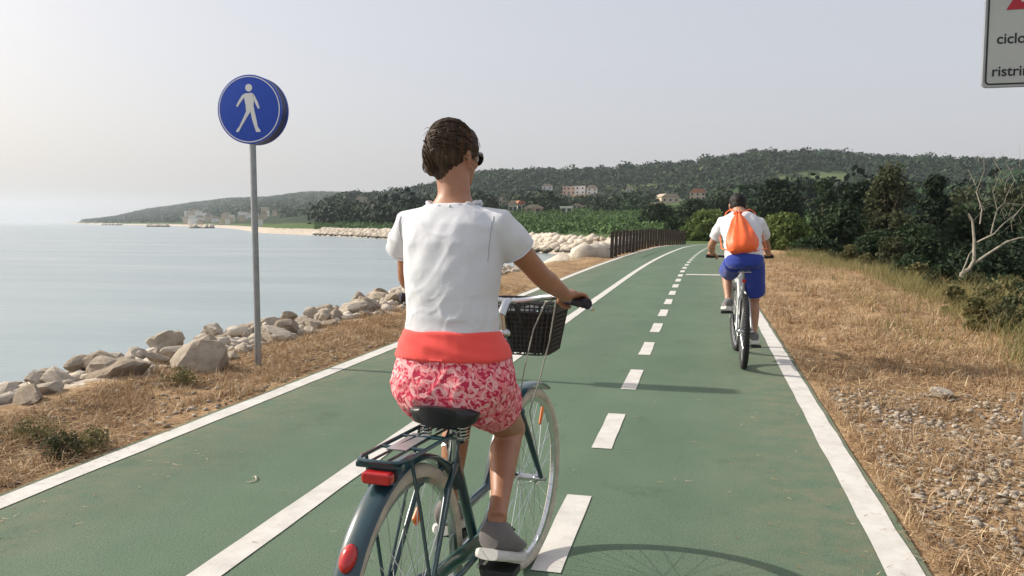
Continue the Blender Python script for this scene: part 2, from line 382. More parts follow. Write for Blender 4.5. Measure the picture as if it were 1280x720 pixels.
nt.links.new(c, b.inputs['Base Color']); b.inputs['Roughness'].default_value = .85; b.inputs['Specular IOR Level'].default_value = .25
q = bump(nt, b, n1, .5, .004); bump(nt, b, n3, .3, .004, q)
wm, nt, b = nodes('white_road_paint')
n1 = nz(nt, 150, 3, .7); n2 = nz(nt, 6, 6, .7)
c = mixc(nt, 1.0, ramp(nt, n2, [(.25, (.44, .42, .39)), (.6, (.60, .58, .54))]), ramp(nt, n1, [(.25, (.5, .5, .5)), (.38, (1, 1, 1))]), 'MULTIPLY')
nt.links.new(c, b.inputs['Base Color']); b.inputs['Roughness'].default_value = .8; bump(nt, b, n1, .4, .003)
def ribbon(name, x0, x1, Y0, Y1, z, m, thick=.0, step=.5, wob=0.0):
    n = max(1, int((Y1-Y0)/step)); vs = []; fs = []
    for i in range(n+1):
        y = Y0+(Y1-Y0)*i/n; o = float(pathx(y)); zz = float(pathz(y))+z
        j0 = wob*noise.noise((y*3.1, x0, 0)); j1 = wob*noise.noise((y*3.1, x1, 5))
        vs += [(x0+o+j0, y, zz), (x1+o+j1, y, zz), (x0+o+j0, y, zz-thick), (x1+o+j1, y, zz-thick)]
    for i in range(n):
        a = 4*i; fs += [(a, a+1, a+5, a+4)]
        if thick: fs += [(a+1, a+3, a+7, a+5), (a+2, a, a+4, a+6)]
    o = MB().add(vs, fs).build(name, m, smooth=False); o['kind'] = 'structure'; return o
ribbon('cycle_path', -3.385, .872, -14, 76, .012, pm_, .06, .5, .02)
ribbon('edge_line', -3.345, -3.205, -14, 70, .016, wm, 0, .15, .008)
ribbon('edge_line', .705, .845, -14, 70, .016, wm, 0, .15, .008)
ribbon('lane_line', -1.90, -1.77, -14, 70, .016, wm, 0, .15, .007)
y = 4.68-1.74*10
for i in range(42):
    if y+.9 < 69: ribbon('lane_dash', -.635, -.515, y, y+.89, .016, wm, 0, .1, .006)
    y += 1.74
ribbon('stop_line', -.45, .42, 21.0, 21.35, .0161, wm, 0, .2)
# ------------------------------------------------------------------ shore boulders
def rock_mesh(seed, name='boulder'):
    rn = random.Random(seed); bm = bmesh.new(); bmesh.ops.create_icosphere(bm, subdivisions=3, radius=1)
    pl = []
    for i in range(13):
        n = Vector((rn.gauss(0, 1), rn.gauss(0, 1), rn.gauss(0, 1))).normalized(); pl.append((n, rn.uniform(.52, .92)))
    for v in bm.verts:
        d = v.co.normalized(); k = 1.15
        for n, h in pl:
            q = d.dot(n)
            if q > .05: k = min(k, h/q)
        p = d*k
        p += d*(.035*noise.noise(p*3+Vector((seed, 0, 0)))+.018*noise.noise(p*8+Vector((0, seed, 0))))
        v.co = p
    me = bpy.data.meshes.new(name); bm.to_mesh(me); bm.free()
    me.polygons.foreach_set('use_smooth', [True]*len(me.polygons))
    try: me.set_sharp_from_angle(angle=R(14))
    except Exception: pass
    return me
rkm, nt, b = nodes('limestone')
n1 = nz(nt, 2.2, 9, .7); n2 = nz(nt, 16, 6, .7); oi = nd(nt, 'ShaderNodeObjectInfo')
c = ramp(nt, n1, [(.25, (.25, .21, .16)), (.45, (.45, .395, .325)), (.65, (.57, .515, .44)), (.8, (.66, .61, .54))])
c = mixc(nt, 1.0, c, ramp(nt, oi.outputs['Random'], [(0, (.72, .66, .6)), (.5, (1, .97, .92)), (1, (1.2, 1.2, 1.2))]), 'MULTIPLY')
gp = nd(nt, 'ShaderNodeNewGeometry'); sz_ = nd(nt, 'ShaderNodeSeparateXYZ'); nt.links.new(gp.outputs['Position'], sz_.inputs[0])
mr = nd(nt, 'ShaderNodeMapRange'); mr.inputs['From Min'].default_value = SEA+.25; mr.inputs['From Max'].default_value = SEA+.75; nt.links.new(sz_.outputs[2], mr.inputs[0])   # wet, weedy stone at the waterline
c = mixc(nt, mr.outputs[0], (.055, .050, .038), c)
nt.links.new(c, b.inputs['Base Color']); b.inputs['Roughness'].default_value = .9; b.inputs['Specular IOR Level'].default_value = .15
q = bump(nt, b, n2, .55, .05); bump(nt, b, n1, .5, .12, q)
RM = [rock_mesh(s) for s in range(9)]
for me in RM: me.materials.append(rkm)
BL = 'pale angular boulder lying among the rocks heaped along the near seashore'
def boulder(p, sx, sy, sz, label=BL, group='boulders along the near seashore', rz=None, me=None):
    o = bpy.data.objects.new('boulder', me or random.choice(RM)); C.objects.link(o); o.location = p
    o.scale = (sx, sy, sz); o.rotation_euler = (random.uniform(-.35, .35), random.uniform(-.35, .35), random.uniform(0, 6.3) if rz is None else rz)
    return tag(o, label, 'boulder', group)
big = G(250, 462, .0)
boulder((big.x-.02, big.y+.1, .08), .29, .25, .22, 'largest grey brown boulder on the near rock heap left of the round sign', None, .4, RM[3])
flat_ = G(140, 478, 0)
boulder((flat_.x-.1, flat_.y+.2, .06), .34, .26, .13, 'flat whitish slab of rock tilted on the crest of the near rock heap', None, .2, RM[5])
cnt = 0; yy = 3.0; keepers = [(big.x, big.y, .36), (flat_.x, flat_.y, .30)]
while yy < 29 and cnt < 192:
    st = .235+.021*yy
    for row in range(5 if yy < 10 else 4 if yy < 18 else 3):
        crest = float(np.interp(yy, [2, 5, 7, 12, 19, 26, 31], [-5.05, -4.95, -4.72, -4.55, -5.2, -5.3, -4.4]))
        x = crest-.03-row*.27*(1+.03*yy)+random.uniform(-.12, .12); y = yy+random.uniform(-.16, .16)
        if any(math.hypot(x-a, y-b) < c for a, b, c in keepers): continue
        s = random.uniform(.065, .145)*(1+.026*yy)
        if row == 0: s *= .75
        if random.random() < .12: s *= 1.4
        z = tz(x, y)+s*random.uniform(.05, .4)+[0, .04, .06, .03, -.02][row]
        boulder((x, y, z), s*random.uniform(.95, 1.7), s*random.uniform(.75, 1.1), s*random.uniform(.5, .85)); cnt += 1
    yy += st
nr = 900; ry = 2.5+22*RNG.uniform(0, 1, nr)**1.2; rx = np.interp(ry, [2, 5, 7, 12, 19, 26, 31], [-5.05, -4.95, -4.72, -4.55, -5.2, -5.3, -4.4])-.05-1.7*RNG.uniform(0, 1, nr); rz_ = terrain(rx, ry)[0]
HEAP = (np.stack([rx, ry, rz_+.02], 1), RNG.uniform(.03, .10, (nr, 1))*RNG.uniform(.7, 1.4, (nr, 3))*np.array([[1.2, 1, .7]]))
# rocks of the revetment across the cove
fr = []
Pc = [Vector((a, b, 0)) for a, b in CREST[5:15]]
seg = [(Pc[i], Pc[i+1]) for i in range(len(Pc)-1)]
stone_rows = []
for a, b_ in seg:
    L = (b_-a).length; t = (b_-a).normalized(); nrm = Vector((-t.y, t.x, 0))
    dmid = ((a+b_)/2).length
    for k in range(int(L/(.75 if dmid < 130 else 1.3))):
        for row in range(4):
            p = a+t*(k*(.75 if dmid < 130 else 1.3)+random.uniform(-.2, .2))+nrm*(row*.85-.2+random.uniform(-.25, .25))
            stone_rows.append((p.length, p, row))
stone_rows.sort(key=lambda q: q[0])
vis = [q for q in stone_rows if 70 < q[0]]
near_ids = vis[:104]; rest = [q for q in stone_rows if q not in near_ids]
for _, p, row in near_ids:
    s = random.uniform(.26, .50)
    boulder((p.x, p.y, tz(p.x, p.y)+.12), s*1.2, s*.9, s*.75, 'pale block of stone in the rock bank across the cove', 'stones of the rock bank across the cove')
ico = rock_mesh(77); low = bmesh.new(); bmesh.ops.create_icosphere(low, subdivisions=1, radius=1)
lv = np.array([v.co for v in low.verts]); lf = np.array([[v.index for v in f.verts] for f in low.faces]); low.free()
def many(P, Sc, jit=.25):
    n = len(P); vs = lv[None]*(1+RNG.uniform(-jit, jit, (n, len(lv), 1)))*np.asarray(Sc)[:, None, :]
    a = RNG.uniform(0, 6.3, n); c, s = np.cos(a), np.sin(a)
    x = vs[..., 0]*c[:, None]-vs[..., 1]*s[:, None]; y = vs[..., 0]*s[:, None]+vs[..., 1]*c[:, None]
    vs = np.stack([x, y, vs[..., 2]], -1)+np.asarray(P)[:, None, :]
    fs = lf[None]+(np.arange(n)*len(lv))[:, None, None]
    return vs.reshape(-1, 3), fs.reshape(-1, 3)
P = np.array([(p.x, p.y, tz(p.x, p.y)+.1) for _, p, _r in rest]); sc = RNG.uniform(.4, .8, (len(P), 1))*np.array([[1.2, 1, .75]])
P = np.vstack([P, HEAP[0]]); sc = np.vstack([sc, HEAP[1]]); v_, f_ = many(P, sc); o = np_obj('rock_rubble', v_, f_, rkm); tag(o, 'pale broken stone between the boulders and round the bay', 'rubble', None, 'stuff')
# small stones lying on the verge
def sprinkle(n, x0, x1, y0, y1, pw):
    Y_ = y0*(y1/y0)**(RNG.uniform(0, 1, n)**pw); X_ = RNG.uniform(x0, x1, n); return X_, Y_
gX = np.concatenate([RNG.uniform(.98, 3.2, 8200), RNG.uniform(-4.6, -3.45, 1500), RNG.uniform(.98, 4.2, 900)]); gY = np.concatenate([RNG.uniform(1.8, 6.9, 8200)**1.0, RNG.uniform(2.2, 9, 1500), RNG.uniform(6, 24, 900)])
gZ = terrain(gX, gY)[0]+.008; sc = (.006+.019*RNG.uniform(0, 1, (len(gX), 1))**3)*RNG.uniform(.7, 1.3, (len(gX), 3))*np.array([[1.3, 1, .6]])
v_, f_ = many(np.stack([gX, gY, gZ], 1), sc)
pbm, nt, b = nodes('verge_pebble'); gg = nd(nt, 'ShaderNodeNewGeometry')
nt.links.new(ramp(nt, gg.outputs['Random Per Island'], [(0, (.18, .14, .10)), (.5, (.29, .245, .19)), (1, (.46, .41, .34))]), b.inputs['Base Color']); b.inputs['Roughness'].default_value = .9
tag(np_obj('gravel', v_, f_, pbm), 'small pale stones scattered over the dry verges', 'gravel', None, 'stuff')
p = G(1177, 496, .0); boulder((p.x, p.y, tz(p.x, p.y)+.03), .105, .07, .05, 'single pale flat stone lying on the dry right verge', None, .1, RM[2])
# ------------------------------------------------------------------ dry grass, tall grass
def blades(P, ln, wd, ang_lo, ang_hi, segs=2, curl=.5):
    """thin tapering blades; angle is the lean away from upright"""
    n = len(P); a = RNG.uniform(0, 2*PI, n); lean = RNG.uniform(ang_lo, ang_hi, n); ln = ln*RNG.uniform(.5, 1.4, n); wd = wd*RNG.uniform(.6, 1.4, n)
    dirh = np.stack([np.cos(a), np.sin(a), np.zeros(n)], 1); side = np.stack([-np.sin(a), np.cos(a), np.zeros(n)], 1)
    tw = RNG.uniform(-1, 1, n)[:, None]; sd_ = side+np.array([0, 0, 1])*tw*.7; sd_ /= np.linalg.norm(sd_, axis=1)[:, None]
    pts = [P]; th = lean.copy()
    for k in range(segs):
        st = (ln/segs)[:, None]*(dirh*np.sin(th)[:, None]+np.array([0, 0, 1])*np.cos(th)[:, None]); pts.append(pts[-1]+st); th = np.minimum(th+curl*RNG.uniform(.2, 1.2, n)/segs*1.5, 1.75)
    vs = []
    for k, p in enumerate(pts):
        wk = (wd*(1-.85*k/segs))[:, None]*.5; vs += [p-sd_*wk, p+sd_*wk]
    V = np.stack(vs, 1).reshape(-1, 3); m = 2*(segs+1); base = (np.arange(n)*m)[:, None]
    Qs = [np.concatenate([base+2*k, base+2*k+1, base+2*k+3, base+2*k+2], 1) for k in range(segs)]
    return V, np.stack(Qs, 1).reshape(-1, 4)
def merge(parts):
    V = []; Q = []; k = 0
    for v, q in parts: V.append(v); Q.append(q+k); k += len(v)
    return np.vstack(V), np.vstack(Q)
def ground_pts(X_, Y_, dz=0.0): return np.stack([X_, Y_, terrain(X_, Y_)[0]+dz], 1)
def patch(X_, Y_, thr=0.0, sc=.9):
    k = np.array([noise.noise((x*sc, y*sc, 3.3))+.5*noise.noise((x*sc*3, y*sc*3, 1.3)) for x, y in zip(X_, Y_)]); return k > thr
strawm = leaf_mat('dry_straw', [(.17, .095, .05), (.32, .20, .10), (.46, .32, .18), (.62, .49, .32), (.36, .24, .13), (.24, .14, .075)], .15)
X_ = np.concatenate([RNG.uniform(.93, 3.6, 42000), RNG.uniform(.93, 4.6, 26000), RNG.uniform(-4.7, -3.47, 26000), RNG.uniform(-5.4, -3.47, 9000)])
Y_ = np.concatenate([1.7+8.0*RNG.uniform(0, 1, 42000)**1.3, RNG.uniform(8, 33, 26000), 2.0+9*RNG.uniform(0, 1, 26000)**1.2, RNG.uniform(10, 30, 9000)])
k = patch(X_, Y_, -.22); k &= ~(patch(X_, Y_, .02, .75) & (X_ > 1.25) & (Y_ < 7) & (RNG.uniform(0, 1, len(X_)) < .6)); X_, Y_ = X_[k], Y_[k]
lay = blades(ground_pts(X_, Y_, .012), .10, .0052, 1.2, 1.6, 2, .25)
k = patch(X_, Y_, .12, 1.4); k &= RNG.uniform(0, 1, len(k)) < .55
tuft = blades(ground_pts(X_[k], Y_[k], 0), .085, .0042, .1, 1.2, 2, .7)
# fringe leaning over the asphalt edge
ex = np.concatenate([RNG.normal(.93, .03, 5000), RNG.normal(-3.47, .03, 4500)]); ey = np.concatenate([1.7+26*RNG.uniform(0, 1, 5000)**1.5, 2.0+26*RNG.uniform(0, 1, 4500)**1.5])
k = patch(ex, ey, -.05, 1.7); fr_ = blades(ground_pts(ex[k], ey[k], .02), .07, .0045, .3, 1.5, 2, .6)
nc = 840; cx_ = np.concatenate([RNG.uniform(.98, 3.6, 420), RNG.uniform(-4.8, -3.5, 420)]); cy_ = np.concatenate([1.8+14*RNG.uniform(0, 1, 420)**1.5, 2.4+14*RNG.uniform(0, 1, 420)**1.2])
kk = 46; cr_ = RNG.uniform(.02, .09, nc); px_ = (cx_[:, None]+RNG.normal(0, 1, (nc, kk))*cr_[:, None]).ravel(); py_ = (cy_[:, None]+RNG.normal(0, 1, (nc, kk))*cr_[:, None]).ravel()
clump = blades(ground_pts(px_, py_, 0), .11, .0058, .1, 1.35, 3, .9)
n2_ = 900; c2x = RNG.uniform(1.0, 4.4, n2_); c2y = RNG.uniform(7, 34, n2_); k2 = 22; r2 = RNG.uniform(.03, .14, n2_)
farc = blades(ground_pts((c2x[:, None]+RNG.normal(0, 1, (n2_, k2))*r2[:, None]).ravel(), (c2y[:, None]+RNG.normal(0, 1, (n2_, k2))*r2[:, None]).ravel(), 0), .12, .010, .2, 1.45, 2, .8)
n_ = 1500; lx = np.concatenate([RNG.uniform(.3, .9, 500), RNG.uniform(-3.4, -2.7, 600), RNG.uniform(-3.3, .8, 400)]); ly = 2+22*RNG.uniform(0, 1, n_)**1.6
lit = blades(np.stack([lx, ly, np.full(n_, .020)], 1), .035, .0032, 1.45, 1.58, 2, .05)
v_, q_ = merge([lay, tuft, fr_, clump, farc, lit]); tag(np_obj('dry_grass', v_, q_, strawm), 'dry cut straw covering both verges of the path', 'dry grass', None, 'stuff')
goldm = leaf_mat('tall_grass', [(.28, .22, .09), (.42, .32, .15), (.16, .18, .06), (.09, .13, .04), (.50, .40, .22), (.12, .15, .05), (.34, .26, .11)], .35)
n = 30000; Y_ = 4+31*RNG.uniform(0, 1, n)**1.1; ed = np.interp(Y_, [4, 8, 12, 22, 35], [3.1, 3.0, 3.6, 4.2, 3.2]); X_ = ed+np.abs(RNG.normal(0, 1.0, n))-.35*RNG.uniform(0, 1, n)**2
k = patch(X_, Y_, -.25, .8); X_, Y_ = X_[k], Y_[k]
hh = .20+.26*np.clip(np.array([noise.noise((x*1.1, y*1.1, 7)) for x, y in zip(X_, Y_)])+.45, 0, 1)
tall = blades(ground_pts(X_, Y_, -.02), hh, .0075, .05, .5, 4, .8)
n = 5000; Y2 = 9+24*RNG.uniform(0, 1, n); X2 = np.interp(Y2, [4, 8, 12, 22, 35], [3.0, 2.6, 2.8, 3.5, 2.7])+RNG.normal(0, .5, n); k = patch(X2, Y2, .05, .8)
short = blades(ground_pts(X2[k], Y2[k], -.01), .22, .006, .05, .7, 3, .7)
v_, q_ = merge([tall, short]); tag(np_obj('tall_grass', v_, q_, goldm), 'tall golden grass along the outer edge of the right verge', 'grass', None, 'stuff')

# ------------------------------------------------------------------ far wood and undergrowth (masses nobody could count)
def az_r_pts(n, x0, x1, f0, f1, pw=.5):
    az = RNG.uniform(azx(x0), azx(x1), n); sh = tab(az, SH)*1.02; rd = tab(az, RD)
    t = (f0**(1/pw)+(f1**(1/pw)-f0**(1/pw))*RNG.uniform(0, 1, n))**pw; r = sh+t*(rd-sh)
    X_ = r*np.sin(az-YAW); Y_ = r*np.cos(az-YAW); return az, t, r, X_, Y_
def img(X_, Y_, Z_):
    s, c = math.sin(YAW), math.cos(YAW); u = X_*c+Y_*s; fw = -X_*s+Y_*c; return 640+F*u/fw, 278-F*(Z_-H)/fw
def crowns(P, rad, nq, tint, squash=.8, sz=.2):
    n = len(P); D_ = RNG.normal(size=(n, nq, 3)); D_[..., 2] = np.abs(D_[..., 2])*1.0-.25; D_ /= np.linalg.norm(D_, axis=2)[..., None]
    lump = 1+.22*np.sin(D_[..., 0]*4+RNG.uniform(0, 6, (n, 1)))*np.sin(D_[..., 1]*4+RNG.uniform(0, 6, (n, 1)))+RNG.normal(0, .08, (n, nq))
    Pq = P[:, None]+D_*lump[..., None]*rad[:, None, None]*np.array([1, 1, squash])
    v, q = leaf_quads(Pq.reshape(-1, 3), np.repeat(rad*sz, nq), D_.reshape(-1, 3), .55, .8)
    return v, q, np.repeat(np.repeat(tint, nq, 0), 4, 0)
farm = leaf_mat('far_foliage', [(.016, .033, .018), (.024, .045, .022), (.034, .058, .026), (.021, .040, .021)], 0, True)
az, t, r, X_, Y_ = az_r_pts(12000, 405, 1500, .12, 1.06, .62)
Z_ = terrain(X_, Y_)[0]; ix, iy = img(X_, Y_, Z_)
keep = (r > tab(az, SH)+70) & ~((ix > 610) & (ix < 830) & (iy > 266))
def clear(x0, x1, y0, y1, p=.93):
    global keep; keep &= ~((ix > x0) & (ix < x1) & (iy > y0) & (iy < y1) & (RNG.uniform(0, 1, len(ix)) < p))
for x0, x1, y0, y1, p_, _k in MEAD: clear(x0, x1, y0, y1+5, p_)
rad_ = (2.2+4.0*RNG.uniform(0, 1, len(X_))**1.6)*np.where(t > .93, .8, 1)*np.where(RNG.uniform(0, 1, len(X_)) < .06, 1.5, 1)
keep &= gardens(az, r, Z_, rad_)
keep &= (t < .9) | (RNG.uniform(0, 1, len(t)) < .8)
X_, Y_, Z_, r, t, rad = X_[keep], Y_[keep], Z_[keep], r[keep], t[keep], rad_[keep]
tn = np.clip(RNG.uniform(.4, 1.45, (len(X_), 1))*np.array([[1, 1, 1]])+RNG.normal(0, .07, (len(X_), 3)), .3, 2)
P = np.stack([X_, Y_, Z_+rad*.35], 1); parts = []; tts = []
for k, nq, sz in ((r < 420, 150, .13), (r >= 420, 52, .21)):
    v_, q_, tt = crowns(P[k], rad[k], nq, tn[k], sz=sz); parts.append((v_, q_)); tts.append(tt)
v_, q_ = merge(parts); tag(np_obj('wood', v_, q_, farm, tint=np.vstack(tts)), 'dark wood covering the hillside beyond the bay', 'wood', None, 'stuff')
# reedy bank and scrub in front of it
az, t, r, X_, Y_ = az_r_pts(5200, 395, 1010, .012, .30, .8)
Z_ = terrain(X_, Y_)[0]; ix, iy = img(X_, Y_, Z_); k = ((ix > 600) | (RNG.uniform(0, 1, len(ix)) < .6)); X_, Y_, Z_ = X_[k], Y_[k], Z_[k]
rad = RNG.uniform(.5, 1.4, len(X_)); tn = np.array([[3.1, 3.0, 2.0]])*RNG.uniform(.65, 1.3, (len(X_), 1))
v_, q_, tt = crowns(np.stack([X_, Y_, Z_+rad*.1], 1), rad, 40, tn, .8, .15)
tag(np_obj('undergrowth', v_, q_, farm, tint=tt), 'bright green scrub and reeds on the bank above the cove', 'undergrowth', None, 'stuff')
# hazy far headland cover
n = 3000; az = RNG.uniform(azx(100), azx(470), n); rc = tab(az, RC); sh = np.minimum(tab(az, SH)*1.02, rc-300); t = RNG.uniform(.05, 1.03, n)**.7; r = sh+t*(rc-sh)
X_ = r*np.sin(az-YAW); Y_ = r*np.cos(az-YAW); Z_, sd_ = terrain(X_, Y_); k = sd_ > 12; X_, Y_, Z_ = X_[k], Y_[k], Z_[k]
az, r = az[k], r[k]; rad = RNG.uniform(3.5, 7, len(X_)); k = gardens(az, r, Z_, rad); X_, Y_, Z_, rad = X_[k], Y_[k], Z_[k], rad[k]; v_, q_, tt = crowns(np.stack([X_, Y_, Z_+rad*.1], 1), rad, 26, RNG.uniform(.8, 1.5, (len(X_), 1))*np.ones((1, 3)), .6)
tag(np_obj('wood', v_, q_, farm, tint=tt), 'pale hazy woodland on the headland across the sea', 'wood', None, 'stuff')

# ------------------------------------------------------------------ single trees and shrubs
bark = mat('bark', (.12, .085, .06), .9, .3, 8, bs=.6)
pale_bark = mat('pale_bark', (.30, .265, .21), .85, .25, 6, bs=.4)
LM = {'dark': leaf_mat('dark_leaf', [(.013, .026, .014), (.020, .037, .018), (.030, .048, .022), (.017, .031, .018)], .15),
      'mid': leaf_mat('mid_leaf', [(.020, .038, .018), (.032, .054, .024), (.044, .068, .030)], .2),
      'olive': leaf_mat('olive_leaf', [(.042, .052, .024), (.065, .075, .035), (.095, .10, .052), (.052, .062, .028)], .25),
      'bright': leaf_mat('bright_leaf', [(.07, .11, .03), (.11, .16, .04), (.15, .19, .06), (.09, .12, .04)], .35),
      'dry': leaf_mat('dry_leaf', [(.10, .10, .045), (.15, .14, .06), (.22, .19, .09), (.08, .10, .035)], .3)}
def tree(name, label, cat, group, base, h, wd, kind, n=2600, ls=.16, trunk=.3, cone=False, low=.15, seed=0, gaps=9):
    rn = random.Random(seed); root = empty(name, base); tag(root, label, cat, group)
    tb = MB(); th = h*(.8 if trunk else .5); b0 = Vector((0, 0, -.25)); lean = Vector((rn.uniform(-.06, .06)*h, rn.uniform(-.06, .06)*h, 0)); r0 = max(.015, h*.020)
    tb.tube([b0, Vector((0, 0, th*.35))+lean*.4, Vector((0, 0, th*.7))+lean, Vector((0, 0, th))+lean*1.2], [r0*1.3, r0, r0*.6, r0*.2], 8)
    clumps = []
    nc = gaps
    for i in range(nc):
        zf = low+(1-low)*((i+.5)/nc); rr = wd*.5*((1-zf)**.75*1.05+.06 if cone else math.sin(PI*min(1, max(.06, (zf-low)/(1-low)*.86+.12)))**.6)
        for q in range(max(2, int(3+3*rr/max(.3, wd*.3)))):
            a = rn.uniform(0, 6.28); d = rr*math.sqrt(rn.uniform(.02, .8)); cz = zf*h+rn.uniform(-.05, .05)*h
            cp = Vector((d*math.cos(a), d*math.sin(a), cz))+lean*zf; clumps.append((cp, wd*rn.uniform(.13, .22)*(.7 if cone else 1)))
    for cp, cr in clumps[::2]:
        zz = min(th*.9, cp.z*.6); s0 = Vector((0, 0, zz))+lean*(zz/h)
        tb.tube([s0, s0.lerp(cp, .55)+Vector((0, 0, .05*h)), cp], [r0*.4, r0*.22, r0*.08], 5)
    tb.build('trunk' if trunk else 'stem', bark, root)
    P = []; n = int(n*1.7); ls = ls*.78; per = n//len(clumps)
    for cp, cr in clumps:
        d = RNG.normal(size=(per, 3)); d /= np.linalg.norm(d, axis=1)[:, None]; d *= (RNG.uniform(.15, 1, per)**.45)[:, None]*cr*np.array([1.15, 1.15, .85])
        P.append(np.array(cp)+d)
    P = np.vstack(P); v, q = leaf_quads(P, ls, np.array([0, 0, .5]), 1.0, .55); np_obj('crown' if trunk else 'foliage', v, q, LM[kind], root)
    return root
def gnd(x, d, dz=0.0):
    q = D(x, 278, d); return (q.x, q.y, tz(q.x, q.y)+dz)
def tree_at(x, d, ytop, wpx, kind, label, seed, name='tree', cat='tree', group=None, **k):
    b = gnd(x, d); top = H+(278-ytop)/F*d; return tree(name, label, cat, group, b, max(.4, top-b[2]), wpx/F*d, kind, seed=seed, **k)
GW = 'trees in the hollow beyond the right verge'
tree_at(1112, 44, 214, 62, 'olive', 'tall loose olive green tree standing in front of the dark trees in the hollow', 1, 'broadleaf_tree', group=GW, n=3400, ls=.17)
tree_at(1162, 47, 222, 60, 'dark', 'dark pointed conifer between the olive green tree and the bare tree', 2, 'conifer_tree', 'tree', GW, n=4200, ls=.19, cone=True, low=.05, gaps=14)
tree_at(1072, 58, 232, 62, 'dark', 'broad dark tree left of the tall olive green tree', 3, 'broadleaf_tree', group=GW, n=3600, ls=.22)
tree_at(1030, 78, 228, 40, 'mid', 'round topped green tree rising above the bright cane thicket', 4, 'broadleaf_tree', group=GW, n=2400, ls=.26)
tree_at(972, 100, 229, 58, 'dark', 'broad dark tree directly above the man in the white shirt and the canes', 5, 'broadleaf_tree', group=GW, n=2600, ls=.36)
tree_at(1048, 42, 262, 60, 'mid', 'low dark bushy tree at the foot of the broad dark tree', 6, 'broadleaf_tree', group=GW, n=3000, ls=.17)
tree_at(1225, 44, 262, 90, 'mid', 'wide green tree behind the pale bare tree', 7, 'broadleaf_tree', group=GW, n=4200, ls=.19)
tree_at(1285, 38, 268, 80, 'dark', 'dark tree cut by the edge of the view beyond the bare tree', 8, 'broadleaf_tree', group=GW, n=3400, ls=.17)
tree_at(1205, 62, 244, 60, 'olive', 'olive tinted tree showing above the wide green tree behind the bare tree', 9, 'broadleaf_tree', group=GW, n=2400, ls=.24)
tree_at(1262, 70, 238, 70, 'olive', 'olive tinted spreading tree high behind the upper twigs of the bare tree', 10, 'broadleaf_tree', group=GW, n=2400, ls=.26)
tree_at(1360, 40, 250, 110, 'dark', 'dark tree beyond the large white notice', 11, 'broadleaf_tree', group=GW, n=2600, ls=.2)
tree_at(1096, 30, 292, 60, 'mid', 'round bush at the rim of the hollow under the olive green tree', 12, 'bush', 'bush', trunk=0, n=3200, ls=.10, low=.02)
tree_at(1150, 31, 285, 70, 'mid', 'leafy bush at the rim of the hollow under the conifer', 13, 'bush', 'bush', trunk=0, n=3200, ls=.11, low=.02)
tree_at(1020, 34, 300, 50, 'mid', 'green bush on the verge rim right of the man in the white shirt', 14, 'bush', 'bush', trunk=0, n=2200, ls=.10, low=.02)
tree_at(1235, 25, 312, 120, 'dark', 'wide dark bush behind the foot of the bare tree', 15, 'bush', 'bush', trunk=0, n=4200, ls=.10, low=.02)
SG = 'leafy shrubs along the rim of the right verge'
for i, (x, d, yt, wp, kd, lb) in enumerate([(1117, 23, 297, 36, 'olive', 'upright olive green shrub growing on the rim below the tall loose tree'), (1142, 19, 322, 46, 'mid', 'low green shrub with upright shoots left of the bare tree'),
      (1062, 27, 309, 22, 'dry', 'pale dry shrub at the rim of the straw verge left of the olive green shrub'), (1085, 24, 325, 18, 'dry', 'small yellowish shrub at the straw verge between two larger shrubs'),
      (1265, 13, 372, 60, 'dry', 'yellow green weedy shrub in the tall grass at the edge of the view'), (1180, 17, 348, 34, 'mid', 'small green shrub right in front of the pale bare trunk')]):
    tree_at(x, d, yt, wp, kd, lb, 40+i, 'shrub', 'shrub', SG, trunk=0, n=1100, ls=.05+.0008*d, low=.02, gaps=7)
WG = 'weeds in the tall grass of the right verge'
for i, (x, d, yt, wp, kd) in enumerate([(1215, 14.5, 352, 34, 'olive'), (1240, 11.5, 372, 44, 'dry'), (1272, 9.5, 392, 50, 'olive'), (1150, 18.5, 345, 26, 'dry'), (1195, 12.5, 384, 26, 'dry'), (1105, 21, 332, 22, 'olive'), (1250, 16, 345, 40, 'mid'), (1168, 15.5, 362, 24, 'olive'), (1290, 12.5, 360, 60, 'mid'), (1040, 28, 315, 18, 'olive'), (1225, 9.8, 412, 30, 'dry')]):
    tree_at(x, d, yt, wp, kd, 'straggling green and yellow weed standing in the tall grass of the right verge', 80+i, 'weed', 'plant', WG, trunk=0, n=520, ls=.03+.001*d, low=.02, gaps=6)
tree_at(985, 40, 272, 58, 'bright', 'bright green cane thicket beside the path just right of the man', 21, 'cane_thicket', 'thicket', trunk=0, n=5200, ls=.15, low=.02, gaps=10)
tree_at(948, 52, 276, 40, 'bright', 'light green cane clump behind the man on the far right side of the path', 22, 'cane_thicket', 'thicket', trunk=0, n=3000, ls=.18, low=.02)
tree_at(885, 84, 270, 60, 'bright', 'yellow green thicket across the far end of the path', 23, 'cane_thicket', 'thicket', trunk=0, n=3600, ls=.26, low=.02)
tree_at(845, 86, 276, 42, 'mid', 'green bush behind the far end of the dark fence', 24, 'bush', 'bush', trunk=0, n=2600, ls=.24, low=.02)
tree_at(822, 150, 258, 46, 'mid', 'round green tree above the middle of the dark fence', 25, 'broadleaf_tree', n=2200, ls=.42, low=.05)
tree_at(868, 140, 252, 40, 'mid', 'green tree just left of the man in the white shirt', 26, 'broadleaf_tree', n=2200, ls=.4, low=.05)
tree_at(905, 170, 250, 46, 'dark', 'dark green tree right behind the man in the white shirt', 27, 'broadleaf_tree', n=2200, ls=.5, low=.05)
tree_at(935, 115, 262, 40, 'mid', 'green tree behind the shoulder of the man', 28, 'broadleaf_tree', n=2200, ls=.36, low=.05)
p = hit(751, 209, 400); tree('round_tree', 'single round tree standing above the ridge line of the hill', 'tree', None, (p.x, p.y, p.z), 15, 13, 'dark', seed=31, n=1600, ls=1.1, low=.2)
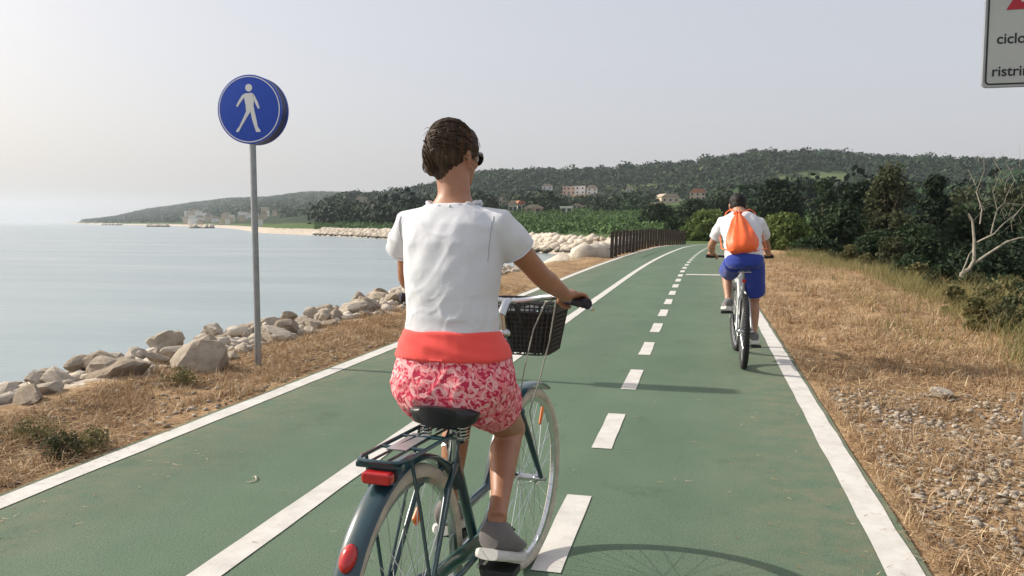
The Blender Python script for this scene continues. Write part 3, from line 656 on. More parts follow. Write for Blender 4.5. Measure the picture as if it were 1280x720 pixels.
# bare pale tree
bt = empty('bare_tree', gnd(1206, 21)); tag(bt, 'leafless pale tree with a forked crooked trunk on the verge rim', 'tree')
d0 = 21; bz = bt.location.z; s_ = d0/F
def q_(x, y, dy=0.0):
    w_ = D(x, 278, d0); return Vector((w_.x, w_.y+dy, H+(278-y)*s_))-bt.location
tk = MB()
tk.tube([q_(1204, 372), q_(1203, 355), q_(1205, 342), q_(1216, 336, .1), q_(1222, 326, .15), q_(1222, 300, .2), q_(1220, 275, .3), q_(1215, 267, .3)], [.055, .052, .050, .047, .044, .036, .028, .02], 8)
tk.tube([q_(1222, 330, .15), q_(1236, 318, 0), q_(1256, 302, -.2), q_(1270, 297, -.3), q_(1285, 296, -.4)], [.04, .034, .026, .018, .01], 8)
tk.build('trunk', pale_bark, bt)
br = MB()
for pts, r0 in [([(1222, 305), (1240, 292), (1256, 280), (1274, 264)], .024), ([(1206, 342), (1209, 330), (1216, 318), (1222, 312)], .026), ([(1236, 292), (1240, 276), (1244, 262), (1250, 254), (1252, 246)], .018), ([(1221, 280), (1224, 262), (1222, 240), (1226, 214), (1224, 196)], .018),
                ([(1256, 302), (1268, 308), (1280, 312)], .012), ([(1244, 262), (1240, 240), (1244, 216), (1240, 198)], .01), ([(1252, 246), (1262, 226), (1258, 204)], .008), ([(1226, 250), (1214, 232), (1210, 212)], .009), ([(1262, 274), (1278, 262), (1292, 240)], .012), ([(1250, 254), (1262, 254), (1276, 256)], .009)]:
    br.tube([q_(x, y, .25*math.sin(x*.3+y*.1)) for x, y in pts], [r0*(1-.75*i/(len(pts)-1)) for i in range(len(pts))], 6)
rn = random.Random(5)
for i in range(46):
    x, y = rn.uniform(1208, 1280), rn.uniform(200, 290); a = rn.uniform(-.9, .9); L_ = rn.uniform(9, 22); o0 = rn.uniform(-.3, .4)
    br.tube([q_(x, y, o0), q_(x+L_*.5*math.sin(a), y-L_*.5*math.cos(a), o0+.05), q_(x+L_*math.sin(a*1.3), y-L_*math.cos(a*1.3), o0)], [.005, .004, .002], 4)
br.build('branches', pale_bark, bt)
# weeds of the left verge
def weed(name, label, base, h, wd, kind, n, ls, seed): return tree(name, label, 'plant', None, base, h, wd, kind, n, ls, 0, False, .02, seed, 5)
p = G(78, 572); weed('weed_bush', 'small dark grey green bush at the white edge line of the left verge', (p.x, p.y, tz(p.x, p.y)), .15, .26, 'olive', 800, .012, 61)
p = G(45, 545); weed('weed_bush', 'loose green weed in the straw left of the small dark bush', (p.x, p.y, tz(p.x, p.y)), .14, .32, 'dry', 420, .013, 62)
p = G(228, 478); weed('weed_bush', 'low grey green weed at the foot of the largest boulder', (p.x, p.y, tz(p.x, p.y)), .13, .28, 'dry', 380, .015, 63)
p = G(118, 560); weed('weed_bush', 'yellowish dry tuft just right of the small dark bush', (p.x, p.y, tz(p.x, p.y)), .12, .28, 'dry', 500, .014, 64)
# dry sprig on the asphalt
sp = empty('dry_sprig', tuple(G(318, 600, .014))); tag(sp, 'pale dry sprig of straw lying on the green asphalt', 'sprig')
mb = MB(); mb.tube([(-.02, .05, .004), (-.005, .02, .012), (.012, .0, .006), (.014, -.03, .004), (.0, -.055, .004)], [.003, .003, .003, .0025, .002], 6)
mb.tube([(-.005, .02, .012), (-.02, .035, .008), (-.03, .03, .004)], [.0025, .002, .001], 5); mb.tube([(.014, -.03, .004), (-.02, -.045, .004)], [.002, .001], 5); mb.build('straw', mat('sprig_straw', (.6, .55, .42), .8), sp)
# ------------------------------------------------------------------ houses on the hill
M_white = mat('white_render', (.78, .75, .70), .85, .08, .6); M_cream = mat('cream_render', (.56, .46, .34), .85, .1, .6); M_pink = mat('pink_render', (.52, .37, .30), .85, .1, .6)
M_tile = mat('terracotta_tiles', (.40, .15, .08), .85, .3, 1.2, bs=.5); M_gtile = mat('pale_tiles', (.42, .33, .26), .85, .25, 1.2, bs=.5); M_win = mat('window_glass', (.03, .035, .04), .15, .1)
def house(name, label, x, y, wpx, hpx, wm_, rm, flat=False, depth=.7, rz=0.0, group=None, cat='house', simple=False):
    p = hit(x, y); d = math.hypot(p.x, p.y); w_ = wpx*1.2/F*d; h_ = hpx*1.1/F*d; dep = max(5, w_*depth)
    root = empty(name, (p.x, p.y, p.z-.3), math.atan2(-p.x, p.y)*1.0+rz); tag(root, label, cat, group)
    wh = h_*(.95 if flat else .68)+.3
    wl = MB().box((0, dep/2, wh/2), (w_, dep, wh)).build('wall', wm_, root, False)
    if flat:
        MB().box((0, dep/2, wh+.2), (w_+.5, dep+.5, .4)).build('roof', wm_, root, False)
    else:
        e = .4; hh = h_-wh+.6; ax = [(-w_/2-e, wh-.1), (w_/2+e, wh-.1), (w_/2+e, wh+.15), (w_*.25, wh+hh), (-w_*.25, wh+hh), (-w_/2-e, wh+.15)]
        MB().prism(ax, -e, dep+e).build('roof', rm, root, False)
    if not simple:
        n = max(2, int(w_/3.2)); st = 2 if wh > 5 else 1
        for i in range(n):
            for k in range(st):
                wx = -w_/2+(i+.5)*w_/n; wz = wh*(k+.55)/st
                fr_ = MB().box((wx, -.04, wz), (1.2, .12, 1.4)).build('window', M_win, wl, False)
    return root
MW = dict(w=M_white, c=M_cream, p=M_pink, t=M_tile, g=M_gtile)
for lb, x, y, wp, hp, a, b_, fl, rz in HS: house('hill_house', lb, x, y, wp, hp, MW[a], MW[b_], bool(fl), rz=rz)
for x, y, wp, hp, a, fl in TS: house('town_building', 'small pale building of the hazy town at the foot of the far headland', x, y, wp, hp, MW[a], M_gtile, fl, group='buildings of the hazy far town', cat='building', simple=True)
p = hit(678, 207, 400); ms = empty('mast', (p.x, p.y, p.z)); tag(ms, 'thin radio mast standing on the ridge above the white houses', 'mast')
stl = mat('galvanised_steel', (.33, .34, .35), .4, .12, 14, .8)
MB().tube([(0, 0, -1), (0, 0, 20)], [.45, .3], 8).build('pole', stl, ms); MB().lathe([(.05, 16.5), (1.3, 16.5), (1.3, 19), (.05, 19)], n=10).build('antenna', stl, ms)
for i, (x, y, l_) in enumerate([(140, 281.5, 22), (197, 283.5, 26), (252, 285.2, 30)]):
    q = G(x, y, SEA); rr = math.hypot(q.x, q.y); L_ = l_/F*rr*.5; n = 60
    P = np.stack([q.x+RNG.uniform(-L_, L_, n)*math.cos(YAW), q.y+RNG.uniform(-L_, L_, n)*math.sin(YAW)+RNG.normal(0, 1.0, n), np.full(n, SEA)+RNG.uniform(-.4, .9, n)], 1)
    v_, f_ = many(P, RNG.uniform(1.0, 2.0, (n, 3))); o = np_obj('breakwater', v_, f_, rkm)
    tag(o, ['low breakwater of stones farthest out by the tip of the headland', 'low breakwater of stones in the middle off the far headland', 'low breakwater of stones off the hazy far town'][i], 'breakwater')
# ------------------------------------------------------------------ dark timber fence
M_fence = mat('dark_timber', (.050, .036, .028), .85, .35, 9, bs=.5)
fe = empty('timber_fence', (-3.55, 31, 0)); tag(fe, 'dark close set timber post fence along the seaward edge of the far path', 'fence')
y = 31.0; i = 0; ra, rb = [], []
while y < 62:
    x = -3.62+float(pathx(y))+.3*sm(np.array((31-y)/2.)); z = float(pathz(y)); h_ = 1.02+.04*noise.noise((y, 0, 0))
    o = Vector((x+3.55, y-31, 0)); tl = .05*noise.noise((y*2, 3, 0))
    pb = MB().box((o.x, o.y, h_/2+z-.08), (.13, .10, h_+.16), Matrix.Rotation(tl+.03, 3, 'Y')).build('post', M_fence, fe, False, .012)
    ra.append(o+Vector((-.10, 0, .34+z))); rb.append(o+Vector((-.10, 0, .80+z)))
    y += 1.12; i += 1
for rl in (ra, rb): MB().tube(rl, [(.025, .015)]*len(rl), 6).build('rail', M_fence, fe)
# ------------------------------------------------------------------ round pedestrian sign
M_blue = mat('sign_blue', (.010, .065, .46), .38, .05, 6); M_sw = mat('sign_white', (.78, .78, .76), .45, .04, 6); M_navy = mat('sign_rim_navy', (.012, .025, .10), .5, .1, 6)
pb = G(323, 457); sg = empty('pedestrian_sign', (pb.x, pb.y, tz(pb.x, pb.y)), R(4)); tag(sg, 'round blue sign with a white walking figure on a grey steel pole', 'road sign')
zc = 2.40-tz(pb.x, pb.y); ztop = zc+.27
MB().tube([(0, 0, -.3), (0, 0, ztop)], .030, 16).build('pole', stl, sg)
def disc(y0, sgn, name):
    r = .315
    d_ = MB().lathe([(.001, 0), (r-.012, 0), (r, .004*sgn), (r, .030*sgn), (r-.006, .030*sgn), (r-.010, .012*sgn), (.001, .012*sgn)], (-.0, y0, zc), 'y', 64).build(name, M_blue, sg)
    MB().lathe([(r-.022, -.0015*sgn), (r-.013, -.0015*sgn), (r-.013, .002*sgn), (r-.022, .002*sgn)], (0, y0, zc), 'y', 64, True).build('border', M_sw, d_)
    def figure():
        m = MB(); t0, t1 = (y0-.004*sgn, y0+.001*sgn)
        P_ = lambda pts: m.prism([(a*.01*(1 if sgn > 0 else -1), zc+b*.01) for a, b in pts], t0, t1)
        m.lathe([(.001, t0-y0), (.034, t0-y0), (.034, t1-y0), (.001, t1-y0)], (.003*sgn, y0, zc+.195), 'y', 20)
        P_([(-3.5, 14.5), (3.5, 14.8), (5.2, 12), (4.6, 3), (5.4, -2), (-2.8, -2), (-3.2, 4), (-4.5, 11)])       # trunk
        P_([(-3.6, 14.2), (-4.6, 10.6), (-8.8, 5.6), (-11.2, 2.2), (-12.6, 3.2), (-10.4, 7.2), (-6.4, 12.8)])   # rear arm
        P_([(3.6, 14.5), (5.4, 13), (8.6, 7), (10.6, .8), (9.0, .2), (6.4, 5.2), (4.8, 9)])                       # front arm
        P_([(-2.8, -1.8), (1.6, -1.8), (-3.0, -8.5), (-7.6, -15.2), (-10.8, -20.5), (-13.2, -20.5), (-13.0, -19), (-10, -15.5), (-6.2, -8.6)])
        P_([(1.4, -1.8), (5.4, -1.8), (7.0, -9), (8.2, -16), (10.8, -19.5), (10.8, -20.8), (6.6, -20.8), (5.0, -16), (2.8, -9)])
        return m
    figure().build('walking_figure', M_sw, d_, False); return d_
disc(-.05, 1, 'sign_disc'); disc(.115, -1, 'sign_disc')
MB().lathe([(.30, -.016), (.312, -.016), (.312, .081), (.30, .081)], (0, 0, zc), 'y', 64, True).build('rim_band', M_navy, sg)
bk = MB()
for dz in (.12, -.12): bk.box((0, .0, zc+dz), (.16, .085, .03))
bk.build('bracket', stl, sg, False)
# ------------------------------------------------------------------ white notice on the right
M_panel = mat('notice_panel', (.46, .49, .47), .5, .06, 3); M_black = mat('black_lettering', (.012, .014, .018), .5, .1, 5); M_red = mat('sign_red', (.42, .012, .03), .45, .08, 5)
M_alu = mat('aluminium_back', (.36, .38, .40), .45, .1, 6, .6)
le = D(1228, 109, 5.2); wP, hP = .76, 1.15
ns = empty('notice_sign', (le.x+wP/2, le.y, 0)); z0 = le.z; gz = tz(ns.location.x, ns.location.y)
tag(ns, 'large pale rectangular notice with black lettering and a red triangle high above the right verge', 'road sign')
def rrect(w_, h_, r, n=6):
    o = []
    for cx, cz, a0 in ((w_/2-r, h_/2-r, 0), (-w_/2+r, h_/2-r, 90), (-w_/2+r, -h_/2+r, 180), (w_/2-r, -h_/2+r, 270)):
        for k in range(n+1):
            a = R(a0+90*k/n); o.append((cx+r*math.cos(a), cz+r*math.sin(a)))
    return o
cz = z0+hP/2
off = lambda pl: [(a, b+cz) for a, b in pl]
pn = MB().prism(off(rrect(wP, hP, .03)), 0, .022).build('panel', M_panel, ns, False)
def frame(w_, h_, r, t, m, y0, y1, name, parent):
    a = off(rrect(w_, h_, r)); b_ = off(rrect(w_-2*t, h_-2*t, max(.005, r-t))); n = len(a); mb = MB()
    vs = [(x, y0, z) for x, z in a]+[(x, y0, z) for x, z in b_]+[(x, y1, z) for x, z in a]+[(x, y1, z) for x, z in b_]; fs = []
    for i in range(n):
        j = (i+1) % n; fs += [(i, j, n+j, n+i), (i, 2*n+i, 2*n+j, j), (n+i, n+j, 3*n+j, 3*n+i)]
    return mb.add(vs, fs).build(name, m, parent, False)
frame(wP-.022, hP-.022, .028, .010, M_black, -.002, .001, 'border', pn)
frame(wP+.008, hP+.008, .034, .006, M_alu, -.006, .026, 'edge_profile', pn)
def text(s, x, z, size, parent, name='lettering'):
    cu = bpy.data.curves.new(name, 'FONT'); cu.body = s; cu.size = size; cu.align_x = 'LEFT'; cu.extrude = .0008; cu.offset = .0012
    o = bpy.data.objects.new(name, cu); C.objects.link(o); dg = bpy.context.evaluated_depsgraph_get(); dg.update()
    me = bpy.data.meshes.new_from_object(o.evaluated_get(dg)); bpy.data.objects.remove(o)
    me.materials.clear(); me.materials.append(M_black)
    o = bpy.data.objects.new(name, me); C.objects.link(o); o.parent = parent; o.location = (x, -.0012, z); o.rotation_euler = (PI/2, 0, 0); return o
text('pista', -.136, z0+.372, .090, pn); text('ciclopedonale', -.312, z0+.268, .090, pn); text('ristringimento', -.333, z0+.066, .090, pn)
tr = MB(); tcx, tb, ts = -.03, z0+.475, .235
A3 = [(tcx-ts, tb), (tcx+ts, tb), (tcx, tb+ts*1.73)]; B3 = [(tcx-ts*.66, tb+.046), (tcx+ts*.66, tb+.046), (tcx, tb+ts*1.73-.092)]
vs = [(x, -.003, z) for x, z in A3]+[(x, -.003, z) for x, z in B3]+[(x, .001, z) for x, z in A3]+[(x, .001, z) for x, z in B3]
tr.add(vs, [f for i in range(3) for f in ((i, (i+1) % 3, 3+(i+1) % 3, 3+i), (i, 6+i, 6+(i+1) % 3, (i+1) % 3), (3+i, 3+(i+1) % 3, 9+(i+1) % 3, 9+i))]); tr.build('red_triangle', M_red, pn, False)
MB().prism(B3, -.0016, .001).build('triangle_field', M_sw, pn, False)
MB().tube([(0, .055, gz-.3), (0, .055, z0+hP-.05)], .03, 14).build('pole', stl, ns)
bk = MB()
for dz in (.15, hP-.15): bk.box((0, .045, z0+dz), (.3, .04, .035))
bk.build('bracket', stl, ns, False)
# ------------------------------------------------------------------ bicycles
M_teal = mat('teal_frame_paint', (.008, .040, .050), .28, .15, 8, .0, coat=.6); M_rub = mat('black_rubber', (.018, .018, .019), .75, .25, 40, bs=.3)
M_creamt = mat('cream_tyre', (.50, .44, .34), .8, .18, 30); M_chrome = mat('chrome', (.60, .61, .62), .22, .08, 15, 1.0); M_silver = mat('silver_paint', (.42, .43, .44), .35, .1, 12, .6)
M_plast = mat('black_plastic', (.022, .022, .025), .5, .2, 20); M_rlens = mat('red_lens', (.45, .012, .012), .18, .12, 30, coat=.5); M_olens = mat('orange_lens', (.75, .16, .01), .2, .1, 30, coat=.5)
M_mtb = mat('pale_grey_frame', (.42, .43, .43), .35, .1, 10, .2, coat=.4); M_bask = mat('dark_basket_wire', (.035, .032, .03), .5, .25, 30); M_green = mat('dark_green_guard', (.012, .060, .050), .35, .15, 10, coat=.5)
M_sadl = mat('black_saddle', (.012, .012, .014), .42, .2, 25, bs=.2); M_cable = mat('pale_cable', (.38, .37, .33), .45, .1, 20)
def torus(mb, c, R_, ra, rb, n=56, m=10, a0=0.0, a1=2*PI, rot=None):
    full = abs(a1-a0-2*PI) < 1e-6; N = n if full else n+1; pts = []
    cc = Vector(c); rings = []
    for i in range(N):
        a = a0+(a1-a0)*i/n; g = []
        for k in range(m):
            b = 2*PI*k/m; p = Vector((rb*math.sin(b), (R_+ra*math.cos(b))*math.cos(a), (R_+ra*math.cos(b))*math.sin(a)))
            g.append(cc+(rot @ p if rot is not None else p))
        rings.append(g)
    if full: rings.append(rings[0]); return mb.ring_loft(rings, False)
    return mb.ring_loft(rings, True)
def wheel(parent, c, Rw, tyre_m, tw, rim_m, hubw=.05, rot=None, knob=False, nsp=32):
    rot = rot if rot is not None else Matrix.Identity(3)
    root = torus(MB(), (0, 0, 0), Rw-tw, tw, tw*.95, 72, 12).build('wheel', tyre_m, parent)     # the tyre itself carries the wheel
    root.location = c; root.rotation_euler = rot.to_euler()
    if knob:
        kb = MB()
        for i in range(72):
            a = 2*PI*i/72
            for sx in (-.018, -.006, .006, .018):
                aa = a+(.03 if abs(sx) < .01 else 0); rr = Rw-tw+math.sqrt(max(0, tw*tw-sx*sx))
                kb.box((sx, rr*math.cos(aa), rr*math.sin(aa)), (.009, .012, .010), Matrix.Rotation(aa-PI/2, 3, 'X'))
        kb.build('tread', M_rub, root, False)
    rr = Rw-2*tw-.004
    MB().lathe([(rr+.012, -.012), (rr-.008, -.008), (rr-.008, .008), (rr+.012, .012)], axis='x', n=72, closed=True).build('rim', rim_m, root)
    sp = MB()
    for i in range(nsp):
        a = 2*PI*i/nsp; s = 1 if i % 2 else -1; b = a+(.42 if (i//2) % 2 else -.42)
        sp.tube([(s*hubw*.6, .02*math.cos(b), .02*math.sin(b)), (0, rr*math.cos(a), rr*math.sin(a))], .0012, 4)
    sp.build('spokes', M_chrome, root)
    MB().lathe([(.004, -hubw-.025), (.008, -hubw-.025), (.010, -hubw), (.024, -hubw*.7), (.014, -hubw*.5), (.014, hubw*.5), (.024, hubw*.7), (.010, hubw), (.008, hubw+.025), (.004, hubw+.025)], axis='x', n=16).build('hub', M_chrome, root)
    return root
def saddle(parent, c, w_, l_, m, sprung=True):
    rings = []
    for i in range(15):
        t = i/14; y = c[1]-l_*.5+l_*t; hw = w_*.5*(1-.78*sm(np.array((t-.22)/.5)))*(math.sin(PI*min(.5, t*2.6+.14))**.6); hw = float(hw)
        hw = max(hw, .016); zz = c[2]+.012*(1-t)**2+(-.012 if t > .9 else 0); th = .030 if t < .6 else .024
        g = []
        for k in range(20):
            a = 2*PI*k/20; cx, sz = math.cos(a), math.sin(a)
            g.append(Vector((c[0]+hw*math.copysign(abs(cx)**.7, cx), y, zz+(th*.55*max(sz, 0)**.8 if sz > 0 else -th*1.3*abs(sz)**.6)*(1 if abs(cx) < .95 else .5))))
        rings.append(g)
    o = MB().ring_loft(rings).build('saddle', m, parent)
    mb = MB()
    for s in (-1, 1):
        mb.tube([(c[0]+s*.02, c[1]+l_*.42, c[2]-.02), (c[0]+s*.022, c[1], c[2]-.055), (c[0]+s*.03, c[1]-l_*.3, c[2]-.05)], .0035, 6)
        if sprung:
            cx = c[0]+s*.055; mb.tube([(cx+.014*math.cos(t*.9), c[1]-l_*.33+.014*math.sin(t*.9), c[2]-.065+.05*t/40) for t in range(41)], .0028, 5)
    mb.tube([(c[0]-.06, c[1]-l_*.33, c[2]-.066), (c[0]+.06, c[1]-l_*.33, c[2]-.066)], .004, 6)
    mb.build('saddle_springs', M_chrome, o); return o
# --- the woman's city bicycle: local frame, y forward, rear tyre touches the ground at the origin
TH = R(5.2); hub = G(660, 601, .35)
BX, BY = hub.x-1.06*math.sin(TH), hub.y-1.06*math.cos(TH)
cb = empty('city_bicycle', (BX, BY, .012), -TH); tag(cb, 'dark teal step through city bicycle with rear rack and front basket under the woman', 'bicycle')
RW = .352
rw = wheel(cb, (0, 0, RW), RW, M_creamt, .021, M_chrome)
MB().box((.0, .06, .20), (.012, .045, .035), Matrix.Rotation(.7, 3, 'X')).build('spoke_reflector', M_olens, rw, False, .008)
STE = Matrix.Rotation(R(-3), 3, 'Z')
fw_ = wheel(cb, (0, 1.06, RW), RW, M_creamt, .021, M_chrome, rot=STE)
MB().box((.012, .12, .22), (.010, .02, .075), Matrix.Rotation(-.5, 3, 'X')).build('spoke_reflector', M_olens, fw_, False, .006)
fd = torus(MB(), (0, 0, RW), RW+.018, .010, .034, 40, 12, R(33), R(202)).build('rear_fender', M_teal, cb)
rf = MB(); rf.ell((0, -(RW+.03)*math.cos(R(37)), RW+(RW+.03)*math.sin(R(37))), (.021, .016, .034), 16, 10, Matrix.Rotation(R(-37), 3, 'X')); rf.build('tail_reflector', M_rlens, cb)
torus(MB(), (0, 1.06, RW), RW+.018, .008, .030, 30, 12, R(60), R(168), STE).build('front_fender', M_teal, cb)
fr = MB()
BB = Vector((0, .50, .285)); ST = Vector((.030, .235, .70)); HT0 = Vector((-.012, .90, .66)); HT1 = Vector((-.022, .845, .93))
fr.tube([BB, ST], .0165, 14); fr.tube([HT0.lerp(HT1, .0), HT1], .022, 14)
fr.tube([BB+Vector((0, 0, .01)), Vector((0, .62, .33)), Vector((-.004, .78, .46)), HT0+Vector((0, 0, .04))], .021, 14)
fr.tube([BB.lerp(ST, .45), Vector((0, .60, .46)), Vector((-.006, .76, .60)), HT0.lerp(HT1, .5)], .016, 14)
for s in (-1, 1):
    fr.tube([BB+Vector((s*.02, 0, 0)), Vector((s*.045, .25, .31)), Vector((s*.062, 0, RW))], .010, 10)
    fr.tube([ST+Vector((s*.012, 0, -.05)), Vector((s*.045, .16, .60)), Vector((s*.062, 0, RW))], .0085, 10)
fr.build('frame', M_teal, cb)
fk = MB()
for s in (-1, 1): fk.tube([Vector((-.014+s*.03, .915, .645)), Vector((-.010+s*.046, .95, .55)), Vector((s*.050, 1.0, .44)), Vector((s*.056, 1.06, RW))], [.014, .013, .011, .009], 10)
fk.ell((-.013, .91, .65), (.05, .026, .024)); fk.build('fork', M_teal, cb)
MB().tube([(.028, .235, .66), (.048, .215, .80)], .0125, 12).build('seatpost', M_chrome, cb)
saddle(cb, (.058, .205, .825), .200, .27, M_sadl)
sm_b = MB(); sm_b.tube([HT1, HT1+Vector((-.005, -.022, .10))], .0125, 12); sm_b.tube([HT1+Vector((-.005, -.022, .085)), HT1+Vector((.002, .01, .125)), HT1+Vector((.005, .035, .130))], [.018, .017, .016], 12); sm_b.ell(HT1+Vector((0, -.002, .02)), (.026, .026, .018)); sm_b.build('stem', M_chrome, cb)
SC = HT1+Vector((.005, .035, .130))
def barpts(s): return [SC, SC+Vector((s*.06, .012, .006)), SC+Vector((s*.13, .0, .020)), SC+Vector((s*.19, -.05, .030)), SC+Vector((s*.245, -.115, .026)), SC+Vector((s*.33, -.185, .022))]
hb = MB(); hb.tube(list(reversed(barpts(-1)))+barpts(1)[1:], .011, 12); hb.build('handlebar', M_chrome, cb)
GR = {}
for s in (-1, 1):
    p = barpts(s); a = p[4].lerp(p[5], -.02); b = p[5]+(p[5]-p[4])*.14; GR[s] = (a, b)
    g = MB().tube([a.lerp(b, t) for t in (0, .04, .1, .5, .9, .96, 1)], [.014, .0175, .0165, .0155, .0165, .0185, .015], 16).build('grip', mat('dark_grip', (.02, .016, .03), .7, .2, 40, bs=.3), cb)
    l0 = p[3].lerp(p[4], .7); lv_ = MB(); ax = (b-a).normalized(); fwd = Vector((-ax.y, ax.x, 0))*s
    lv_.tube([l0+Vector((0, .0, -.004)), l0+Vector((0, .025, -.012)), l0+ax*.03+Vector((0, .055, -.016)), l0+ax*.09+Vector((0, .052, -.02)), l0+ax*.155+Vector((0, .040, -.022))], [.009, .009, .006, .005, .006], 8)
    lv_.build('brake_lever', M_chrome, cb)
# rack
rk = MB(); z = .762; xa, xb, y0, y1 = -.068, .058, -.15, .30
rk.tube([(xa, y0+.03, z), (xa, y1, z)], .0055, 8); rk.tube([(xb, y0+.03, z), (xb, y1, z)], .0055, 8)
rk.tube([(xa, y0+.03, z), (xa+.008, y0+.008, z), (xa+.03, y0, z), (xb-.03, y0, z), (xb-.008, y0+.008, z), (xb, y0+.03, z)], .0055, 8)
for yy in (-.03, .07, .17, .26): rk.tube([(xa, yy, z), (xb, yy, z)], .0045, 8)
rk.tube([(xa+.042, y0, z), (xa+.042, y1, z)], .004, 6); rk.tube([(xb-.042, y0, z), (xb-.042, y1, z)], .004, 6)
rk.tube([(xa, y0+.012, z-.012), (xb, y0+.012, z-.012)], .009, 6)
for s, xx in ((-1, xa), (1, xb)): rk.tube([(xx, y0+.05, z), (xx+.006*s, -.05, .60), (s*.07, -.002, RW+.02)], .005, 8); rk.tube([(xx, .16, z), (s*.066, .01, RW+.03)], .0045, 8)
rk.tube([(-.03, y1, z), (.0, .235, .70)], .005, 6); rk.tube([(.03, y1, z), (.024, .235, .70)], .005, 6)
for q in rk.v:
    t = max(0, min(1, (q.y+.135)/.4))*(q.z > .7); q.x += .042*t; q.z += .014*t
rack = rk.build('rack', M_teal, cb)
MB().box((.0, .02, z+.006), (.055, .16, .004)).build('rack_plate', M_silver, rack, False)
tlr = [(a, b+.726) for a, b in rrect(.080, .030, .010)]
tl = MB().prism(tlr, y0-.022, y0+.006).build('tail_light', M_rlens, cb, False, .005)
MB().prism([(a*1.05, (b-.726)*1.12+.726) for a, b in tlr], y0+.0065, y0+.018).build('lamp_housing', M_plast, tl, False)
# drive
dv = MB().lathe([(.03, .045), (.094, .045), (.094, .049), (.03, .049)], BB, 'x', 40).build('chainring', M_plast, cb)
cg = MB(); cg.tube([BB+Vector((.052, .09, .0)), BB+Vector((.052, .06, .055)), BB+Vector((.052, -.06, .066)), BB+Vector((.052, -.32, .095)), BB+Vector((.052, -.44, .10))], [(.012, .024), (.012, .030), (.012, .030), (.011, .026), (.010, .02)], 10, flat=(1, 0, 0)); cg.build('chain_guard', M_green, cb)
def crank(parent, BBp, L_, ang, xo, pw=.10, mm=M_chrome):
    out = []
    for s, a in ((1, ang), (-1, ang+PI)):
        e = BBp+Vector((s*xo, L_*math.cos(a), L_*math.sin(a))); MB().tube([BBp+Vector((s*xo*.75, 0, 0)), e], [(.009, .014), (.007, .011)], 8).build('crank', mm, parent)
        pd = MB(); pd.box(e+Vector((s*(.02+pw/2), 0, 0)), (pw, .075, .024)); pd.tube([e, e+Vector((s*.03, 0, 0))], .008, 8); o = pd.build('pedal', M_plast, parent, False, .006); out.append(e+Vector((s*(.02+pw/2), 0, 0)))
    return out
PR, PL = crank(cb, BB, .168, PI-.12, .075)
# basket and its load
BK = MB(); bc = Vector((-.012, 1.055, .86)); tops = [(-.15, -.11), (.15, -.11), (.15, .13), (-.15, .13)]
def rr_path(w_, d_, z, r=.05, c=bc): return [Vector((c.x+a, c.y+b, z)) for a, b in rrect(w_, d_, r, 5)]
for k in range(12):
    t = k/11; q = rr_path(.23+.07*t, .19+.05*t, .855+.195*t); BK.tube(q, .0048 if k == 11 else .0028, 6, closed=True)
p0 = rr_path(.23, .19, .855); p1 = rr_path(.30, .24, 1.05)
for a, b in zip(p0, p1): BK.tube([a, b], .0024, 5)
for t in np.linspace(0, 1, 17)[1:-1]:
    for (i, j) in ((0, 1),):
        for sy in (-1, 1):
            a = Vector((bc.x-.115+.23*t, bc.y+sy*.095, .855)); b = Vector((bc.x-.15+.30*t, bc.y+sy*.12, 1.05)); BK.tube([a, b], .0024, 5)
        for sx in (-1, 1):
            a = Vector((bc.x+sx*.115, bc.y-.095+.19*t, .855)); b = Vector((bc.x+sx*.15, bc.y-.12+.24*t, 1.05)); BK.tube([a, b], .0024, 5)
for t in np.linspace(-.4, .4, 7): BK.tube([bc+Vector((.23*t, -.095, -.005)), bc+Vector((.23*t, .095, -.005))], .0024, 5)
BK.tube([bc+Vector((-.03, -.11, .10)), SC+Vector((-.03, 0, -.02))], .006, 6); BK.tube([bc+Vector((.03, -.11, .10)), SC+Vector((.03, 0, -.02))], .006, 6)
bsk = BK.build('basket', M_bask, cb)
li = [[Vector((bc.x+a, bc.y+b, z_)) for a, b in rrect(w_, d_, .045, 5)] for w_, d_, z_ in ((.10, .08, .860), (.218, .178, .861), (.226, .186, .872), (.276, .222, 1.02), (.270, .216, 1.02), (.220, .180, .876), (.10, .08, .866))]
MB().ring_loft(li).build('basket_lining', mat('grey_basket_lining', (.040, .044, .048), .7, .35, 12, bs=.4), bsk)
def worldp(v): return cb.matrix_basis @ v if False else Vector((BX+v.x*math.cos(TH)+v.y*math.sin(TH), BY-v.x*math.sin(TH)+v.y*math.cos(TH), v.z+.012))
bgm = mat('dark_cloth_bag', (.028, .034, .042), .75, .3, 14, sheen=.2); lg = MB(); lg.ell((0, 0, 0), (.118, .09, .085)); lg.ell((.03, -.01, .05), (.06, .05, .045)); lg.ell((-.05, .01, .035), (.05, .05, .05))
bme = bake(lg, .008, 3, .5, lambda co_, n_: n_*.009*noise.noise(co_*28))
bme.materials.append(bgm); bag = bpy.data.objects.new('cloth_bag', bme); C.objects.link(bag); bag.location = worldp(bc+Vector((.0, 0, .075))); bag.rotation_euler = (0, 0, -TH); tag(bag, 'dark crumpled cloth bag lying in the front basket', 'bag')
bt_ = MB(); bt_.lathe([(.001, -.07), (.028, -.07), (.030, -.06), (.030, .05), (.022, .07), (.012, .08), (.012, .09), (.001, .09)], n=20); bo = bt_.build('water_bottle', mat('pale_blue_plastic', (.25, .38, .42), .25, .1, 9), None); bo.location = worldp(bc+Vector((.07, -.065, .085))); bo.rotation_euler = (.15, .3, 0); tag(bo, 'pale blue plastic bottle standing in the front basket', 'bottle')
cbl = MB()
cbl.tube([barpts(1)[3]+Vector((0, .02, -.01)), SC+Vector((.13, .03, .0)), SC+Vector((.09, .01, -.10)), SC+Vector((.06, .0, -.24)), HT0+Vector((.03, .01, .06)), HT0+Vector((.015, .03, .0))], .0026, 6)
